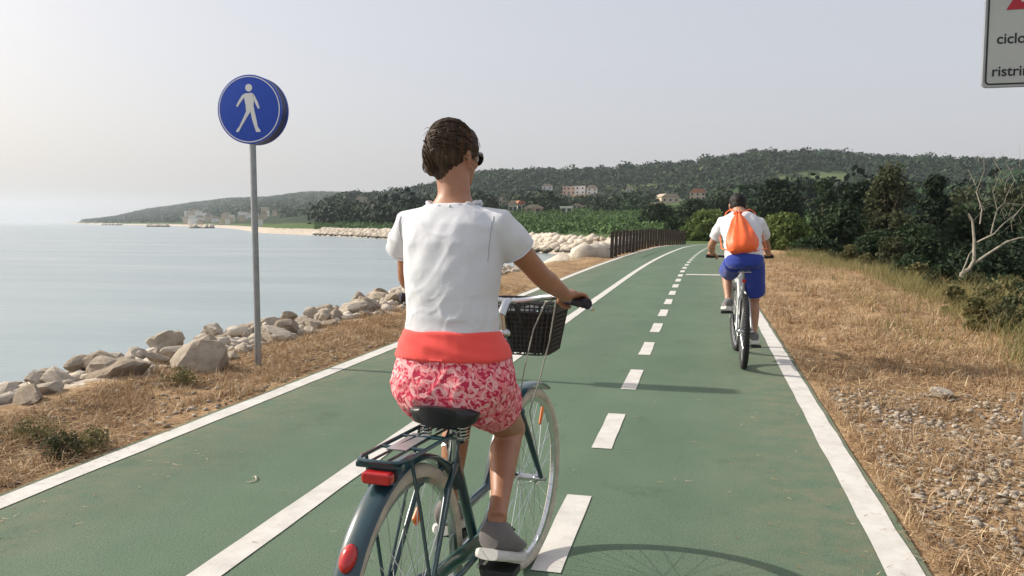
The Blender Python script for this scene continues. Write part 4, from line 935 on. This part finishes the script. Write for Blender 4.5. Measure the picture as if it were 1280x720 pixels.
cbl.tube([barpts(1)[3]+Vector((0, .02, -.01)), SC+Vector((.17, .03, .01)), SC+Vector((.14, .05, -.14)), SC+Vector((.11, .03, -.28)), HT0+Vector((.05, .06, -.02)), (.06, 1.05, RW)], .0026, 6)
cbl.tube([barpts(-1)[3]+Vector((0, .02, -.01)), SC+Vector((-.10, .05, .0)), SC+Vector((-.05, .0, -.10)), HT1+Vector((-.03, .0, -.10)), HT0+Vector((-.02, -.02, .05))], .0026, 6)
cbl.build('cables', M_cable, cb)
# ------------------------------------------------------------------ riders
def skin_mat(name, c):
    m, nt, b = nodes(name); n = nz(nt, 14, 5, .6)
    nt.links.new(ramp(nt, n, [(.3, tuple(v*.88 for v in c)), (.7, tuple(min(1, v*1.1) for v in c))]), b.inputs['Base Color'])
    b.inputs['Roughness'].default_value = .5; b.inputs['Subsurface Weight'].default_value = .12; b.inputs['Subsurface Radius'].default_value = (.012, .005, .003); b.inputs['Subsurface Scale'].default_value = 1
    bump(nt, b, nz(nt, 160, 3), .12, .002); return m
M_skin = skin_mat('tanned_skin', (.37, .175, .098)); M_skin2 = skin_mat('light_tanned_skin', (.40, .21, .13))
def hair_mat(name, a, c):
    m, nt, b = nodes(name); n = nz(nt, 60, 4, .6, sc=(1, 1, .12)); nt.links.new(ramp(nt, n, [(.3, a), (.75, c)]), b.inputs['Base Color'])
    b.inputs['Roughness'].default_value = .62; b.inputs['Specular IOR Level'].default_value = .3; bump(nt, b, n, .9, .008); return m
M_hair = hair_mat('dark_brown_hair', (.012, .008, .006), (.10, .056, .030)); M_hair2 = hair_mat('black_hair', (.006, .005, .005), (.016, .012, .010))
def cloth(name, c, sc=160, bs=.15, rough=.9, tr=0):
    m, nt, b = nodes(name); n = nz(nt, sc, 3); k = nz(nt, 5, 4)
    nt.links.new(ramp(nt, k, [(.3, tuple(v*.94 for v in c)), (.7, c)]), b.inputs['Base Color']); b.inputs['Roughness'].default_value = rough; b.inputs['Sheen Weight'].default_value = .15
    bump(nt, b, n, bs, .002); return m
M_shirt = cloth('white_cotton', (.66, .67, .70)); M_coral = cloth('coral_waistband', (.88, .085, .07)); M_bluesh = cloth('royal_blue_cloth', (.019, .042, .29)); M_orange = cloth('orange_nylon', (.88, .13, .02), 40, .25, .5)
ms_, nt, b = nodes('pink_leaf_print')
tc = nd(nt, 'ShaderNodeTexCoord'); wv = nd(nt, 'ShaderNodeTexWave', wave_type='BANDS', bands_direction='DIAGONAL'); wv.inputs['Scale'].default_value = 13; wv.inputs['Distortion'].default_value = 14; wv.inputs['Detail'].default_value = 2.5; wv.inputs['Detail Scale'].default_value = 2.2
nt.links.new(tc.outputs['Object'], wv.inputs[0]); vo = nz(nt, 30, 2.5, .5, dist=2.2)
f1 = ramp(nt, wv.outputs['Fac'], [(.42, (0, 0, 0)), (.50, (1, 1, 1))]); f2 = ramp(nt, vo, [(.52, (0, 0, 0)), (.56, (1, 1, 1))])
cc = mixc(nt, f1, (.50, .022, .07), (.78, .20, .22)); cc = mixc(nt, f2, cc, (.82, .42, .42)); nt.links.new(cc, b.inputs['Base Color']); b.inputs['Roughness'].default_value = .85; bump(nt, b, nz(nt, 150, 3), .12, .002)
M_sock = cloth('grey_knit_upper', (.15, .135, .13), 200, .4); M_sole = mat('white_rubber_sole', (.62, .60, .56), .7, .1, 30); M_dshoe = cloth('grey_shoe', (.16, .155, .15), 160, .3); M_lace = mat('dark_lace', (.03, .03, .03), .8)
M_lens = mat('dark_glasses', (.012, .011, .012), .12, .1, 20, coat=.4); M_eye = mat('eye_white', (.7, .68, .64), .3, .03); M_clip = mat('hair_clip_black', (.015, .015, .016), .25, .1, 20)
def torso(mb, rings, n=36, grow=0.0, e=2.35):
    G_ = []
    for cx, cy, cz, hw, hd, tl in rings:
        f = Vector((0, math.cos(tl), -math.sin(tl))); g = []
        for k in range(n):
            a = 2*PI*k/n; c_, s_ = math.cos(a), math.sin(a)
            g.append(Vector((cx, cy, cz))+Vector((1, 0, 0))*(hw+grow)*math.copysign(abs(c_)**(2/e), c_)+f*(hd+grow)*math.copysign(abs(s_)**(2/e), s_))
        G_.append(g)
    return mb.ring_loft(G_)
def hand(mb, wrist, a, b, s, k=1.0):
    ax = (b-a).normalized(); c = a.lerp(b, .5); up = Vector((0, 0, 1)); up = (up-ax*up.dot(ax)).normalized(); bk = up.cross(ax)*s
    if bk.y > 0: bk = -bk
    P_ = lambda t, ph, r: c+ax*t*k+(bk*math.cos(R(ph))+up*math.sin(R(ph)))*r*k
    kn = P_(0, 48, .033); mid = wrist.lerp(kn, .5)+up*.008
    mb.tube([wrist-(kn-wrist)*.25, wrist, mid, kn, kn+(kn-mid)*.18], [(.021*k, .026*k), (.019*k, .027*k), (.016*k, .038*k), (.012*k, .039*k), (.008*k, .036*k)], 14, flat=tuple(up))
    for i, (t, en) in enumerate([(-.033, 228), (-.011, 246), (.011, 240), (.032, 215)]):
        ln = [.0095, .0092, .0086, .0080, .0070]
        mb.tube([P_(t*.85, 40, .032), P_(t, 68, .0345), P_(t*1.03, 115, .0295), P_(t*1.03, 165, .0275), P_(t, en, .0262)], [q*k for q in ln], 9)
    mb.tube([P_(-.030, 15, .050), P_(-.052, -5, .040), P_(-.055, -50, .0285), P_(-.042, -105, .0265)], [.013*k, .0115*k, .010*k, .008*k], 9)
def head_pieces(mb, M, k=1.0):
    T = lambda x, y, z: M @ Vector((x*k, y*k, z*k)); r3 = M.to_3x3()
    E_ = lambda c, r, rot=None: mb.ell(T(*c), tuple(q*k for q in r), 22, 16, r3 if rot is None else r3 @ rot)
    E_((0, -.010, .030), (.072, .092, .088)); E_((0, .028, -.035), (.058, .066, .078)); E_((0, .070, -.088), (.026, .022, .020)); E_((0, .045, -.075), (.043, .046, .032))
    E_((0, .098, -.012), (.012, .016, .026), Matrix.Rotation(.35, 3, 'X')); E_((0, .106, -.028), (.015, .012, .011)); E_((0, .087, .022), (.052, .016, .014))
    E_((0, .090, -.056), (.022, .010, .006)); E_((0, .089, -.066), (.020, .010, .006))
    for s in (-1, 1):
        E_((s*.035, .070, -.020), (.020, .022, .018)); E_((s*.074, -.008, -.006), (.010, .019, .032), Matrix.Rotation(s*.35, 3, 'Z')); E_((s*.072, -.002, -.034), (.008, .010, .012))
def shoe(parent, heel, toe, up, w_, upper, solem, name='shoe'):
    ax = (toe-heel); L_ = ax.length; ax.normalize(); up = (up-ax*up.dot(ax)).normalized(); rt = ax.cross(up)
    prof = [(0, .55, .70, .0), (.04, .80, .85, 0), (.15, .95, 1.0, 0), (.30, .90, 1.0, 0), (.48, .92, .78, 0), (.68, 1.08, .60, 0), (.85, .98, .46, .006), (.95, .72, .34, .012), (1.0, .40, .2, .018)]
    rings = []; so_r = []
    for t, w2, h_, z_ in prof:
        c = heel+ax*L_*t+up*(z_+.020); hw = w_*.5*w2; hh = .092*h_; g = []; q = []
        for j in range(18):
            a = 2*PI*j/18; g.append(c+rt*hw*.96*math.cos(a)+up*(hh*.5+hh*.5*math.sin(a)))
            cs, sn = math.cos(a), math.sin(a); q.append(c+rt*(hw*1.06)*math.copysign(abs(cs)**.6, cs)+up*(-.009+.016*math.copysign(abs(sn)**.5, sn)))
        rings.append(g); so_r.append(q)
    so_r[0] = [p-ax*.004 for p in so_r[0]]; so_r[-1] = [p+ax*.006 for p in so_r[-1]]
    o = MB().ring_loft(rings).build(name, upper, parent); MB().ring_loft(so_r).build('sole', solem, o)
    lc = MB()
    for t in (.42, .52, .62): lc.tube([heel+ax*L_*t+up*(.020+.092*(.86-.55*(t-.42)))+rt*x for x in (-.022, 0, .022)], .003, 5)
    lc.build('laces', M_lace, o); return o
def rider(name, label, loc, rz, J, T_, skin, hairm):
    root = empty(name, loc, rz); tag(root, label, 'person')
    mb = MB(); torso(mb, T_['body'])
    mb.tube(J['neck'], J['neckr'], 18)
    for side in ('R', 'L'):
        sh, el, wr = J['arm'+side]; k = J.get('armk', 1)
        mb.tube([sh, sh.lerp(el, .3), sh.lerp(el, .7), el, el.lerp(wr, .22), el.lerp(wr, .6), wr], [.047*k, .044*k, .037*k, .0345*k, .0365*k, .030*k, .0235*k], 16)
        hand(mb, wr, *J['grip'+side], 1 if side == 'R' else -1, J.get('handk', 1))
        hp, kn, an, bl = J['leg'+side]; k = J.get('legk', 1); bkw = Vector((0, -.012, 0)); sd = (an-kn).normalized(); bw = Vector((0, -1, 0)); bw = (bw-sd*bw.dot(sd)).normalized()
        mb.tube([hp, hp.lerp(kn, .3), hp.lerp(kn, .65), hp.lerp(kn, .92), kn], [.098*k, .090*k, .071*k, .058*k, .055*k], 18); mb.ell(kn, (.056*k,)*3)
        mb.tube([kn, kn.lerp(an, .12)+bw*.004, kn.lerp(an, .32)+bw*.016, kn.lerp(an, .55)+bw*.010, kn.lerp(an, .82), an, an+sd*.03], [.052*k, .051*k, .055*k, .047*k, .034*k, .032*k, .034*k], 18)
        mb.tube([an+sd*.02, an.lerp(bl, .5)+Vector((0, 0, -.01)), bl], [.032*k, .030*k, .022*k], 12)
    head_pieces(mb, T_['headM'], T_.get('headk', 1))
    body = mesh_obj('body', bake(mb, .0052, 5, .5), skin, root)
    ey = MB()
    for s in (-1, 1):
        ey.ell(T_['headM'] @ Vector((s*.031, .083, .002)), (.0115, .0115, .0115), 12, 8)
    ey.build('eyes', M_eye, body)
    return root, body
V3 = Vector
# --- the woman
gr = {s: (GR[s][0].copy(), GR[s][1].copy()) for s in (-1, 1)}
gcR = gr[1][0].lerp(gr[1][1], .5); gcL = gr[-1][0].lerp(gr[-1][1], .5)
wr_R = gcR+V3((-.020, -.062, .024)); wr_L = gcL+V3((.020, -.062, .024))
hM = Matrix.Translation((-.008, .352, 1.542)) @ Matrix.Rotation(R(-15), 4, 'Z') @ Matrix.Rotation(R(-4), 4, 'X') @ Matrix.Diagonal((.93, .95, 1.0, 1.0))
WB = [(.035,.225,.815,.10,.085,0),(.034,.23,.85,.150,.118,.0),(.034,.235,.90,.166,.126,.0),(.033,.24,.955,.150,.113,.03),(.028,.245,1.04,.120,.096,.06),(.024,.25,1.12,.114,.090,.12),(.018,.265,1.20,.124,.094,.16),(.014,.285,1.275,.138,.096,.16),(.012,.298,1.33,.146,.086,.12),(.01,.306,1.368,.112,.066,.1),(.008,.312,1.398,.066,.054,.1),(.006,.318,1.42,.050,.048,.1)]
J = dict(neck=[V3((.008,.312,1.385)), V3((.004,.322,1.44)), V3((-.010,.338,1.51))], neckr=[.054, .048, .050],
         armR=(V3((.150,.30,1.335)), V3((.232,.455,1.185)), wr_R), armL=(V3((-.130,.30,1.330)), V3((-.215,.455,1.175)), wr_L), gripR=gr[1], gripL=gr[-1],
         legR=(V3((.112,.25,.868)), V3((.082,.61,.665)), V3((.148,.300,.500)), PR+V3((0, -.02, .05))), legL=(V3((-.045,.25,.865)), V3((-.115,.66,.73)), V3((-.135,.585,.365)), PL+V3((0, 0, .05))), legk=.88, armk=.92, handk=.95)
wo, wbdy = rider('person', 'person with pinned up hair, white top and pink printed shorts riding the teal bicycle', (BX, BY, .012), -TH, J, dict(body=WB, headM=hM, headk=.86), M_skin, M_hair)
# top
sh = MB(); WS = [(.030,.243,1.012,.134,.108,.06),(.030,.245,1.045,.134,.106,.06),(.027,.25,1.12,.131,.102,.12),(.022,.265,1.20,.142,.106,.16),(.016,.285,1.275,.151,.108,.16),(.012,.298,1.335,.154,.096,.12),(.01,.306,1.374,.120,.077,.1),(.008,.311,1.398,.078,.066,.1)]
torso(sh, WS)
for s, cx in ((1, .150), (-1, -.130)):
    sh.tube([V3((cx-s*.06,.296,1.350)), V3((cx,.300,1.338)), V3((cx+s*.026,.322,1.300)), V3((cx+s*.042,.345,1.268))], [.044, .051, .053, .053], 20)
def crc(co_, a_, b_, c_, w_=.2): return max(0, 1-abs(noise.noise((co_.x*a_+co_.z*b_, co_.y*a_*.7, co_.z*c_-co_.x*b_)))/w_)**2
def folds(co_, n_):
    w_ = max(0, 1-abs(co_.z-1.06)/.12); u_ = max(0, 1-abs(co_.z-1.30)/.09)
    d = .003*noise.noise((co_.x*7+co_.z*6, co_.y*7, co_.z*5))+.0022*noise.noise((co_.x*22-co_.z*16, co_.y*12, co_.z*14))+.006*w_*noise.noise((co_.x*6+co_.z*4, co_.y*6, co_.z*26))+.0035*u_*noise.noise((co_.x*26, co_.y*10, co_.z*9-co_.x*10))
    d += .0030*crc(co_, 8, 7, 5)*(.35+w_+.6*u_)+.0022*crc(co_+Vector((3, 1, 2)), 16, -12, 8, .12)*(w_+.3)
    d += .003*(max(0, 1-abs((co_.x+.05)-(co_.z-1.17)*-.7)/.035)**2)*(co_.y < .26)*max(0, 1-abs(co_.z-1.19)/.1)
    return n_*d
shirt = mesh_obj('top', bake(sh, .0058, 4, .5, folds), M_shirt, wo)
cl = MB(); pts = []; Nn = 90
for i in range(Nn):
    a = 2*PI*i/Nn; wob = .0035*math.sin(a*17)+.002*math.sin(a*31+1); pts.append(V3((.009+(.077+wob)*math.cos(a), .311+(.066+wob)*math.sin(a), 1.396+.004*math.sin(a*17+.6)+(.010*abs(math.cos(a))-(.008 if math.sin(a) < 0 else 0.016)*abs(math.sin(a))))))
cl.tube(pts, .0055, 6, closed=True); cl.build('ruffled_collar', M_shirt, shirt)
for s, cx in ((1, .150), (-1, -.130)):
    q = []
    for i in range(15):
        a = PI*(-.72+.95*i/14)-PI*.1; q.append(V3((cx-s*.012+s*.0*math.cos(a), .302+.064*math.sin(a)*1.0-.0, 1.325+.062*math.cos(a))))
    e1 = (V3((cx+s*.042,.345,1.268))-V3((cx+s*.026,.322,1.300))).normalized(); u1 = V3((0, 0, 1)); u1 = (u1-e1*u1.dot(e1)).normalized(); w1 = e1.cross(u1); ce = V3((cx+s*.042,.345,1.268))
    sm2 = MB(); sm2.tube([ce+(u1*math.cos(2*PI*i/28)+w1*math.sin(2*PI*i/28))*.0525 for i in range(28)], .003, 6, closed=True); sm2.build('sleeve_hem', M_shirt, shirt)
M_seam = cloth('seam_thread', (.40, .41, .44))
import mathutils
bv = mathutils.bvhtree.BVHTree.FromPolygons([v.co.copy() for v in shirt.data.vertices], [tuple(p.vertices) for p in shirt.data.polygons])
for s, cx in ((1, .150), (-1, -.140)):
    q = []
    for i in range(19):
        z_ = 1.365-.125*i/18; h_ = bv.ray_cast(V3((cx+s*.004*math.sin(i*.2)-s*.005*math.sin(PI*i/18), -.2, z_)), V3((0, 1, 0)))
        if h_[0] is not None: q.append(h_[0]+V3((0, -.0006, 0)))
    if len(q) > 3: MB().tube(q, .0016, 5).build('armhole_seam', M_seam, shirt)
# shorts
st_ = MB(); torso(st_, [(.036,.222,.805,.105,.10,0),(.036,.226,.828,.150,.125,0),(.036,.230,.86,.174,.138,0),(.036,.235,.905,.178,.140,.0),(.035,.24,.95,.166,.130,.03),(.032,.243,1.0,.150,.116,.05)])
st_.tube([V3((.108,.23,.872)), V3((.106,.32,.836)), V3((.103,.400,.794))], [.100, .094, .090], 24); st_.tube([V3((-.040,.23,.872)), V3((-.072,.34,.828)), V3((-.090,.455,.795))], [.102, .098, .093], 24)
def crease(co_, a_, b_, c_, w_=.22): return max(0, 1-abs(noise.noise((co_.x*a_+co_.z*b_, co_.y*a_*.7, co_.z*c_-co_.x*b_)))/w_)**2
shorts = mesh_obj('shorts', bake(st_, .0065, 4, .5, lambda co_, n_: n_*(.005*noise.noise((co_.x*11, co_.y*9, co_.z*8))+.0045*crease(co_, 13, 9, 7)+.002*noise.noise((co_.x*30, co_.y*24, co_.z*24)))), ms_, wo)
wbm = MB(); torso(wbm, [(.034,.241,.962,.166,.130,.03),(.034,.242,.968,.171,.135,.03),(.032,.243,.998,.160,.126,.05),(.029,.244,1.034,.143,.117,.06),(.029,.244,1.042,.139,.113,.06)])
mesh_obj('waistband', bake(wbm, .006, 2, .5, lambda co_, n_: n_*(.004*noise.noise((co_.x*7, co_.y*7, co_.z*40+co_.x*9))+.002*noise.noise((co_.x*22, co_.y*20, co_.z*30)))), M_coral, wo)
# shoes
shoe(wo, V3((.150,.205,.395)), V3((.158,.415,.305)), V3((0,.35,1)), .104, M_sock, M_sole); shoe(wo, V3((-.140,.535,.305)), V3((-.150,.765,.268)), V3((0, .1, 1)), .086, M_sock, M_sole)
# hair
def hl(x, y, z): return hM @ V3((x*.87, y*.87, z*.88))
h3 = hM.to_3x3(); hb_ = MB(); hb_.ell(hl(0, -.020, .036), (.067, .083, .074), 28, 18, h3); hb_.ell(hl(0, -.045, .005), (.061, .062, .064), 24, 16, h3); hb_.ell(hl(0, -.048, -.050), (.041, .035, .038), 20, 14, h3); hb_.ell(hl(0, .045, .062), (.052, .042, .044), 20, 14, h3)
hb_.ell(hl(-.034, -.080, .008), (.031, .034, .056), 20, 14, h3); hb_.ell(hl(-.038, -.078, -.034), (.023, .025, .034), 16, 12, h3); hb_.ell(hl(-.032, -.068, .056), (.032, .034, .030), 16, 12, h3)
for s in (-1, 1): hb_.ell(hl(s*.066, .012, .030), (.016, .034, .040), 14, 10, h3)
hI = hM.inverted()
def strands(co_, n_):
    q = hI @ co_; a = math.atan2(q.x+.01, -q.y); return n_*(.0012*math.sin(a*34+9*noise.noise(q*16)+q.z*40)+.005*noise.noise(q*26)+.003*noise.noise(q*60))
hair = mesh_obj('hair', bake(hb_, .0045, 3, .5, strands), M_hair, wo)
lk = MB(); rn = random.Random(12); hc0 = V3((0, -.020, .036)); hr0 = V3((.0775, .0965, .0855))
def on(d, k): d = d.normalized(); return hl(hc0.x+hr0.x*d.x*k, hc0.y+hr0.y*d.y*k, hc0.z+hr0.z*d.z*k)
for i in range(230):
    q = rn.random()
    if q < .35: d0 = V3((rn.uniform(-.9, .9), rn.uniform(.35, .8), rn.uniform(.35, 1)))
    elif q < .7: d0 = V3((rn.choice((-1, 1)), rn.uniform(-.3, .5), rn.uniform(-.5, .5)))
    else: d0 = V3((rn.uniform(-.7, .7), rn.uniform(-.8, -.4), rn.uniform(-1.2, -.8)))
    d0.normalize(); d1 = V3((-.42+rn.uniform(-.12, .12), -.9, rn.uniform(-.35, .55))).normalized(); up = rn.uniform(.985, 1.03); P_ = []
    for t in np.linspace(0, 1, 9): P_.append(on(d0.lerp(d1, float(t))+V3((0, 0, .12*math.sin(PI*t)*rn.uniform(.5, 1))), up+.035*math.sin(PI*t)*rn.random()*.6+.06*t*t))
    lk.tube(P_, [.0008, .0018, .0024, .0026, .0026, .0024, .0022, .0018, .0010], 5)
for i in range(60):
    a0 = rn.uniform(0, 6.28); rr_ = rn.uniform(.030, .037); zt = rn.uniform(.03, .075); zb = -rn.uniform(.03, .065)
    lk.tube([hl(-.034+rr_*math.cos(a0+1.5*t)*(1-.35*abs(2*t-1)**3), -.080+rr_*1.08*math.sin(a0+1.5*t)*(1-.35*abs(2*t-1)**3), zt+(zb-zt)*t) for t in np.linspace(0, 1, 8)], [.001, .0026, .003, .003, .003, .0028, .0024, .001], 5)
wisps = MB(); rn = random.Random(8)
for i in range(46):
    a = rn.uniform(-2.6, 2.6); z0_ = rn.uniform(-.06, .09); rr = .083*math.sqrt(max(.1, 1-((z0_-.03)/.1)**2)); p = V3((rr*math.sin(a), -.02-rr*1.1*math.cos(a), z0_))
    o = V3((math.sin(a), -math.cos(a), rn.uniform(-.6, .4)))*rn.uniform(.010, .024); o2 = o*1.3+V3((0, 0, -rn.uniform(.005, .02))); wisps.tube([hl(*p), hl(*(p+o*.8)), hl(*(p+o2))], [.0009, .0007, .0004], 4)
lk.v, n0 = lk.v, len(lk.v); lk.add(wisps.v, wisps.f); lk.build('hair_locks', M_hair, hair)
hc = MB()
for k in range(4): hc.tube([hl(-.058, -.070, .040-.018*k), hl(-.056, -.100, .040-.018*k), hl(-.040, -.124, .038-.018*k)], [.003, .0035, .0025], 6)
hc.tube([hl(-.060, -.068, .046), hl(-.060, -.068, -.022)], .004, 8); hc.build('hair_clip', M_clip, hair)
gl = MB()
for s in (-1, 1):
    gl.ell(hl(s*.036, .099, .004), (.029, .007, .022), 18, 10, h3 @ Matrix.Rotation(-s*.32, 3, 'Z')); gl.tube([hl(s*.062, .090, .012), hl(s*.074, .070, .014), hl(s*.079, .02, .012), hl(s*.079, -.012, .010)], [(.006, .003), (.006, .003), (.004, .0025), (.003, .002)], 8)
gl.tube([hl(-.010, .106, .010), hl(.010, .106, .010)], .003, 6); gl.build('sunglasses', M_lens, wo)
# --- the man and his mountain bike
c0, c1 = G(929, 462), G(918, 434); TH2 = math.atan2(c1.x-c0.x, c1.y-c0.y); MX, MY = c0.x, c0.y
bb = empty('mountain_bike', (MX, MY, .012), -TH2); tag(bb, 'pale grey mountain bike with black knobbly tyres ridden by the man with the orange bag', 'bicycle')
wheel(bb, (0, 0, .345), .345, M_rub, .029, M_silver, .06, None, True, 28); wheel(bb, (0, 1.09, .345), .345, M_rub, .029, M_silver, .045, Matrix.Rotation(R(5), 3, 'Z'), True, 28)
mf = MB(); B2 = V3((0, .43, .31)); S2 = V3((0, .24, .74)); H0 = V3((0, .86, .74)); H1 = V3((0, .825, .88))
mf.tube([B2, S2], .017, 12); mf.tube([H0, H1], .022, 12); mf.tube([B2, H0+V3((0, .0, .03))], .024, 12); mf.tube([S2+V3((0, 0, -.04)), H1+V3((0, 0, -.03))], .019, 12)
for s in (-1, 1):
    mf.tube([B2+V3((s*.03, -.02, .01)), V3((s*.055, .20, .33)), V3((s*.068, 0, .345))], .011, 10); mf.tube([S2+V3((s*.018, 0, -.05)), V3((s*.048, .16, .62)), V3((s*.068, .0, .355))], .010, 10)
mf.build('frame', M_mtb, bb)
fk2 = MB()
for s in (-1, 1): fk2.tube([(s*.062, .875, .70), (s*.062, .98, .52), (s*.060, 1.09, .345)], [.018, .017, .014], 10)
fk2.box((0, .872, .715), (.15, .045, .04)); fk2.build('fork', M_mtb, bb)
MB().tube([S2, (0, .185, .93)], .014, 10).build('seatpost', M_silver, bb); saddle(bb, (0, .17, .955), .16, .27, M_sadl, False)
hb2 = MB(); hb2.tube([H1, H1+V3((0, -.012, .07)), (0, .90, .985)], .014, 10); hb2.tube([(-.33, .875, 1.0), (-.18, .895, 1.0), (-.05, .905, .985), (.05, .905, .985), (.18, .895, 1.0), (.33, .875, 1.0)], .012, 10); hb2.build('handlebar', M_plast, bb)
G2 = {}
for s in (-1, 1): G2[s] = (V3((s*.225, .889, 1.0)), V3((s*.335, .874, 1.0))); MB().tube([G2[s][0], G2[s][1]], .0165, 12).build('grip', M_rub, bb)
MB().lathe([(.03, .05), (.085, .05), (.085, .056), (.03, .056)], B2, 'x', 30).build('chainring', M_plast, bb); PR2, PL2 = crank(bb, B2, .17, -PI/2+.18, .08, .095, M_plast)
MB().lathe([(.02, .035), (.05, .035), (.04, .05), (.02, .055)], (0, 0, .345), 'x', 26).build('sprockets', M_plast, bb)
MB().box((0, -.03+.20, .80), (.035, .02, .03)).build('seat_reflector', M_rlens, bb, False, .004)
tl_ = .62
MBd = [(0,.16,.955,.118,.10,.2),(0,.18,.99,.155,.122,.3),(-.003,.20,1.03,.156,.118,.45),(-.008,.25,1.10,.148,.108,.6),(-.014,.31,1.18,.158,.112,.65),(-.02,.38,1.265,.176,.118,.65),(-.024,.44,1.335,.182,.108,.6),(-.026,.48,1.385,.15,.09,.5),(-.028,.505,1.42,.09,.072,.45),(-.03,.525,1.445,.06,.06,.45)]
hM2 = Matrix.Translation((-.045, .64, 1.508)) @ Matrix.Rotation(R(8), 4, 'Z') @ Matrix.Rotation(R(-12), 4, 'X')
w2R = G2[1][0].lerp(G2[1][1], .5)+V3((-.005, -.066, .028)); w2L = G2[-1][0].lerp(G2[-1][1], .5)+V3((.005, -.066, .028))
J2 = dict(neck=[V3((-.028,.50,1.40)), V3((-.034,.55,1.445)), V3((-.043,.60,1.49))], neckr=[.068, .060, .060], armR=(V3((.142,.44,1.335)), V3((.235,.60,1.12)), w2R), armL=(V3((-.185,.44,1.335)), V3((-.290,.60,1.12)), w2L), gripR=G2[1], gripL=G2[-1],
          legR=(V3((.085,.20,.985)), V3((.115,.44,.60)), V3((.118,.365,.255)), PR2+V3((0, .02, .04))), legL=(V3((-.085,.20,.985)), V3((-.14,.60,.90)), V3((-.128,.315,.575)), PL2+V3((0, .02, .05))), armk=1.05, legk=.94, handk=1.05)
mn, mb_ = rider('person', 'person with short black hair, white shirt and blue shorts riding the mountain bike', (MX, MY, .012), -TH2, J2, dict(body=MBd, headM=hM2, headk=1.04), M_skin2, M_hair2)
s2 = MB(); torso(s2, [(0,.165,.965,.164,.13,.25),(-.002,.19,1.02,.178,.140,.4),(-.008,.25,1.10,.172,.130,.6),(-.014,.31,1.18,.174,.130,.65),(-.02,.38,1.265,.188,.132,.65),(-.024,.44,1.34,.194,.120,.6),(-.026,.48,1.392,.162,.102,.5),(-.028,.503,1.424,.105,.084,.45)])
for s, cx in ((1, .140), (-1, -.185)): s2.tube([V3((cx-s*.08,.44,1.36)), V3((cx,.44,1.34)), V3((cx+s*.036,.49,1.265)), V3((cx+s*.060,.535,1.20))], [.06, .070, .070, .070], 20)
mesh_obj('shirt', bake(s2, .009, 4, .5, lambda co_, n_: n_*(.007*noise.noise((co_.x*7, co_.y*7, co_.z*9))+.006*noise.noise((co_.x*16, co_.y*9, co_.z*22)))), M_shirt, mn)
t2 = MB(); torso(t2, [(0,.145,.915,.125,.11,.1),(0,.155,.945,.162,.135,.15),(0,.17,.985,.176,.145,.25),(0,.185,1.02,.174,.14,.35)])
t2.tube([V3((.085,.19,.965)), V3((.100,.28,.80)), V3((.112,.345,.665))], [.104, .104, .100], 22); t2.tube([V3((-.085,.19,.975)), V3((-.108,.35,.92)), V3((-.125,.48,.87))], [.104, .100, .097], 22)
mesh_obj('shorts', bake(t2, .009, 4, .5, lambda co_, n_: n_*(.008*noise.noise((co_.x*9, co_.y*8, co_.z*8)))), M_bluesh, mn)
for an, pp, s in ((J2['legR'][2], PR2, 1), (J2['legL'][2], PL2, -1)): shoe(mn, V3((an.x, pp.y-.155, pp.z+(.050 if s > 0 else .045))), V3((an.x+s*.015, pp.y+.13, pp.z+.012)), V3((0, .1, 1)), .10, M_dshoe, M_sole)
h2 = MB(); h23 = hM2.to_3x3(); h2.ell(hM2 @ V3((0, -.020, .042)), (.084, .098, .088), 24, 16, h23); h2.ell(hM2 @ V3((0, -.045, .0)), (.075, .072, .072), 20, 14, h23); h2.ell(hM2 @ V3((0, .045, .066)), (.066, .05, .05), 18, 12, h23)
mesh_obj('hair', bake(h2, .008, 3, .5, lambda co_, n_: n_*.004*noise.noise(co_*60)), M_hair2, mn)
# orange drawstring bag on his back
ob = empty('drawstring_bag', (MX, MY, .012), -TH2); tag(ob, 'bright orange drawstring bag hanging on the back of the man in the white shirt', 'bag')
rg = []; nb = 44
for t, hw, hd in [(0, .06, .04), (.03, .115, .062), (.12, .140, .082), (.28, .143, .086), (.45, .125, .076), (.62, .094, .060), (.78, .068, .045), (.90, .038, .030), (.96, .026, .024), (1.0, .040, .034)]:
    c = V3((-.020, .085, 1.045)).lerp(V3((-.062, .335, 1.43)), t); nrm = V3((0, -.80, .55)); c = c+nrm*(.045-.03*t); axd = V3((-.067, .27, .425)).normalized(); rt = V3((1, 0, 0)); rt = (rt-axd*rt.dot(axd)).normalized(); dn = rt.cross(axd)
    g = []
    for k in range(nb):
        a = 2*PI*k/nb; pl_ = 1+(.05+.13*t)*math.sin(a*9+.7+t*2)*min(1, .25+t*1.6)+.035*math.sin(a*5+t*9)+.02*math.sin(a*14-t*16); g.append(c+rt*hw*pl_*math.cos(a)+dn*hd*pl_*math.sin(a))
    rg.append(g)
MB().ring_loft(rg).build('sack', M_orange, ob)
cd = MB()
for s in (-1, 1):
    top_ = V3((-.062, .325, 1.435))
    cd.tube([top_, V3((-.03+s*.09, .435, 1.475)), V3((-.025+s*.135, .50, 1.445)), V3((-.022+s*.16, .54, 1.36)), V3((-.015+s*.20, .42, 1.20)), V3((s*.205, .25, 1.10)), V3((-.020+s*.11, .075, 1.085))], .006, 6)
cd.build('cord', M_orange, ob)
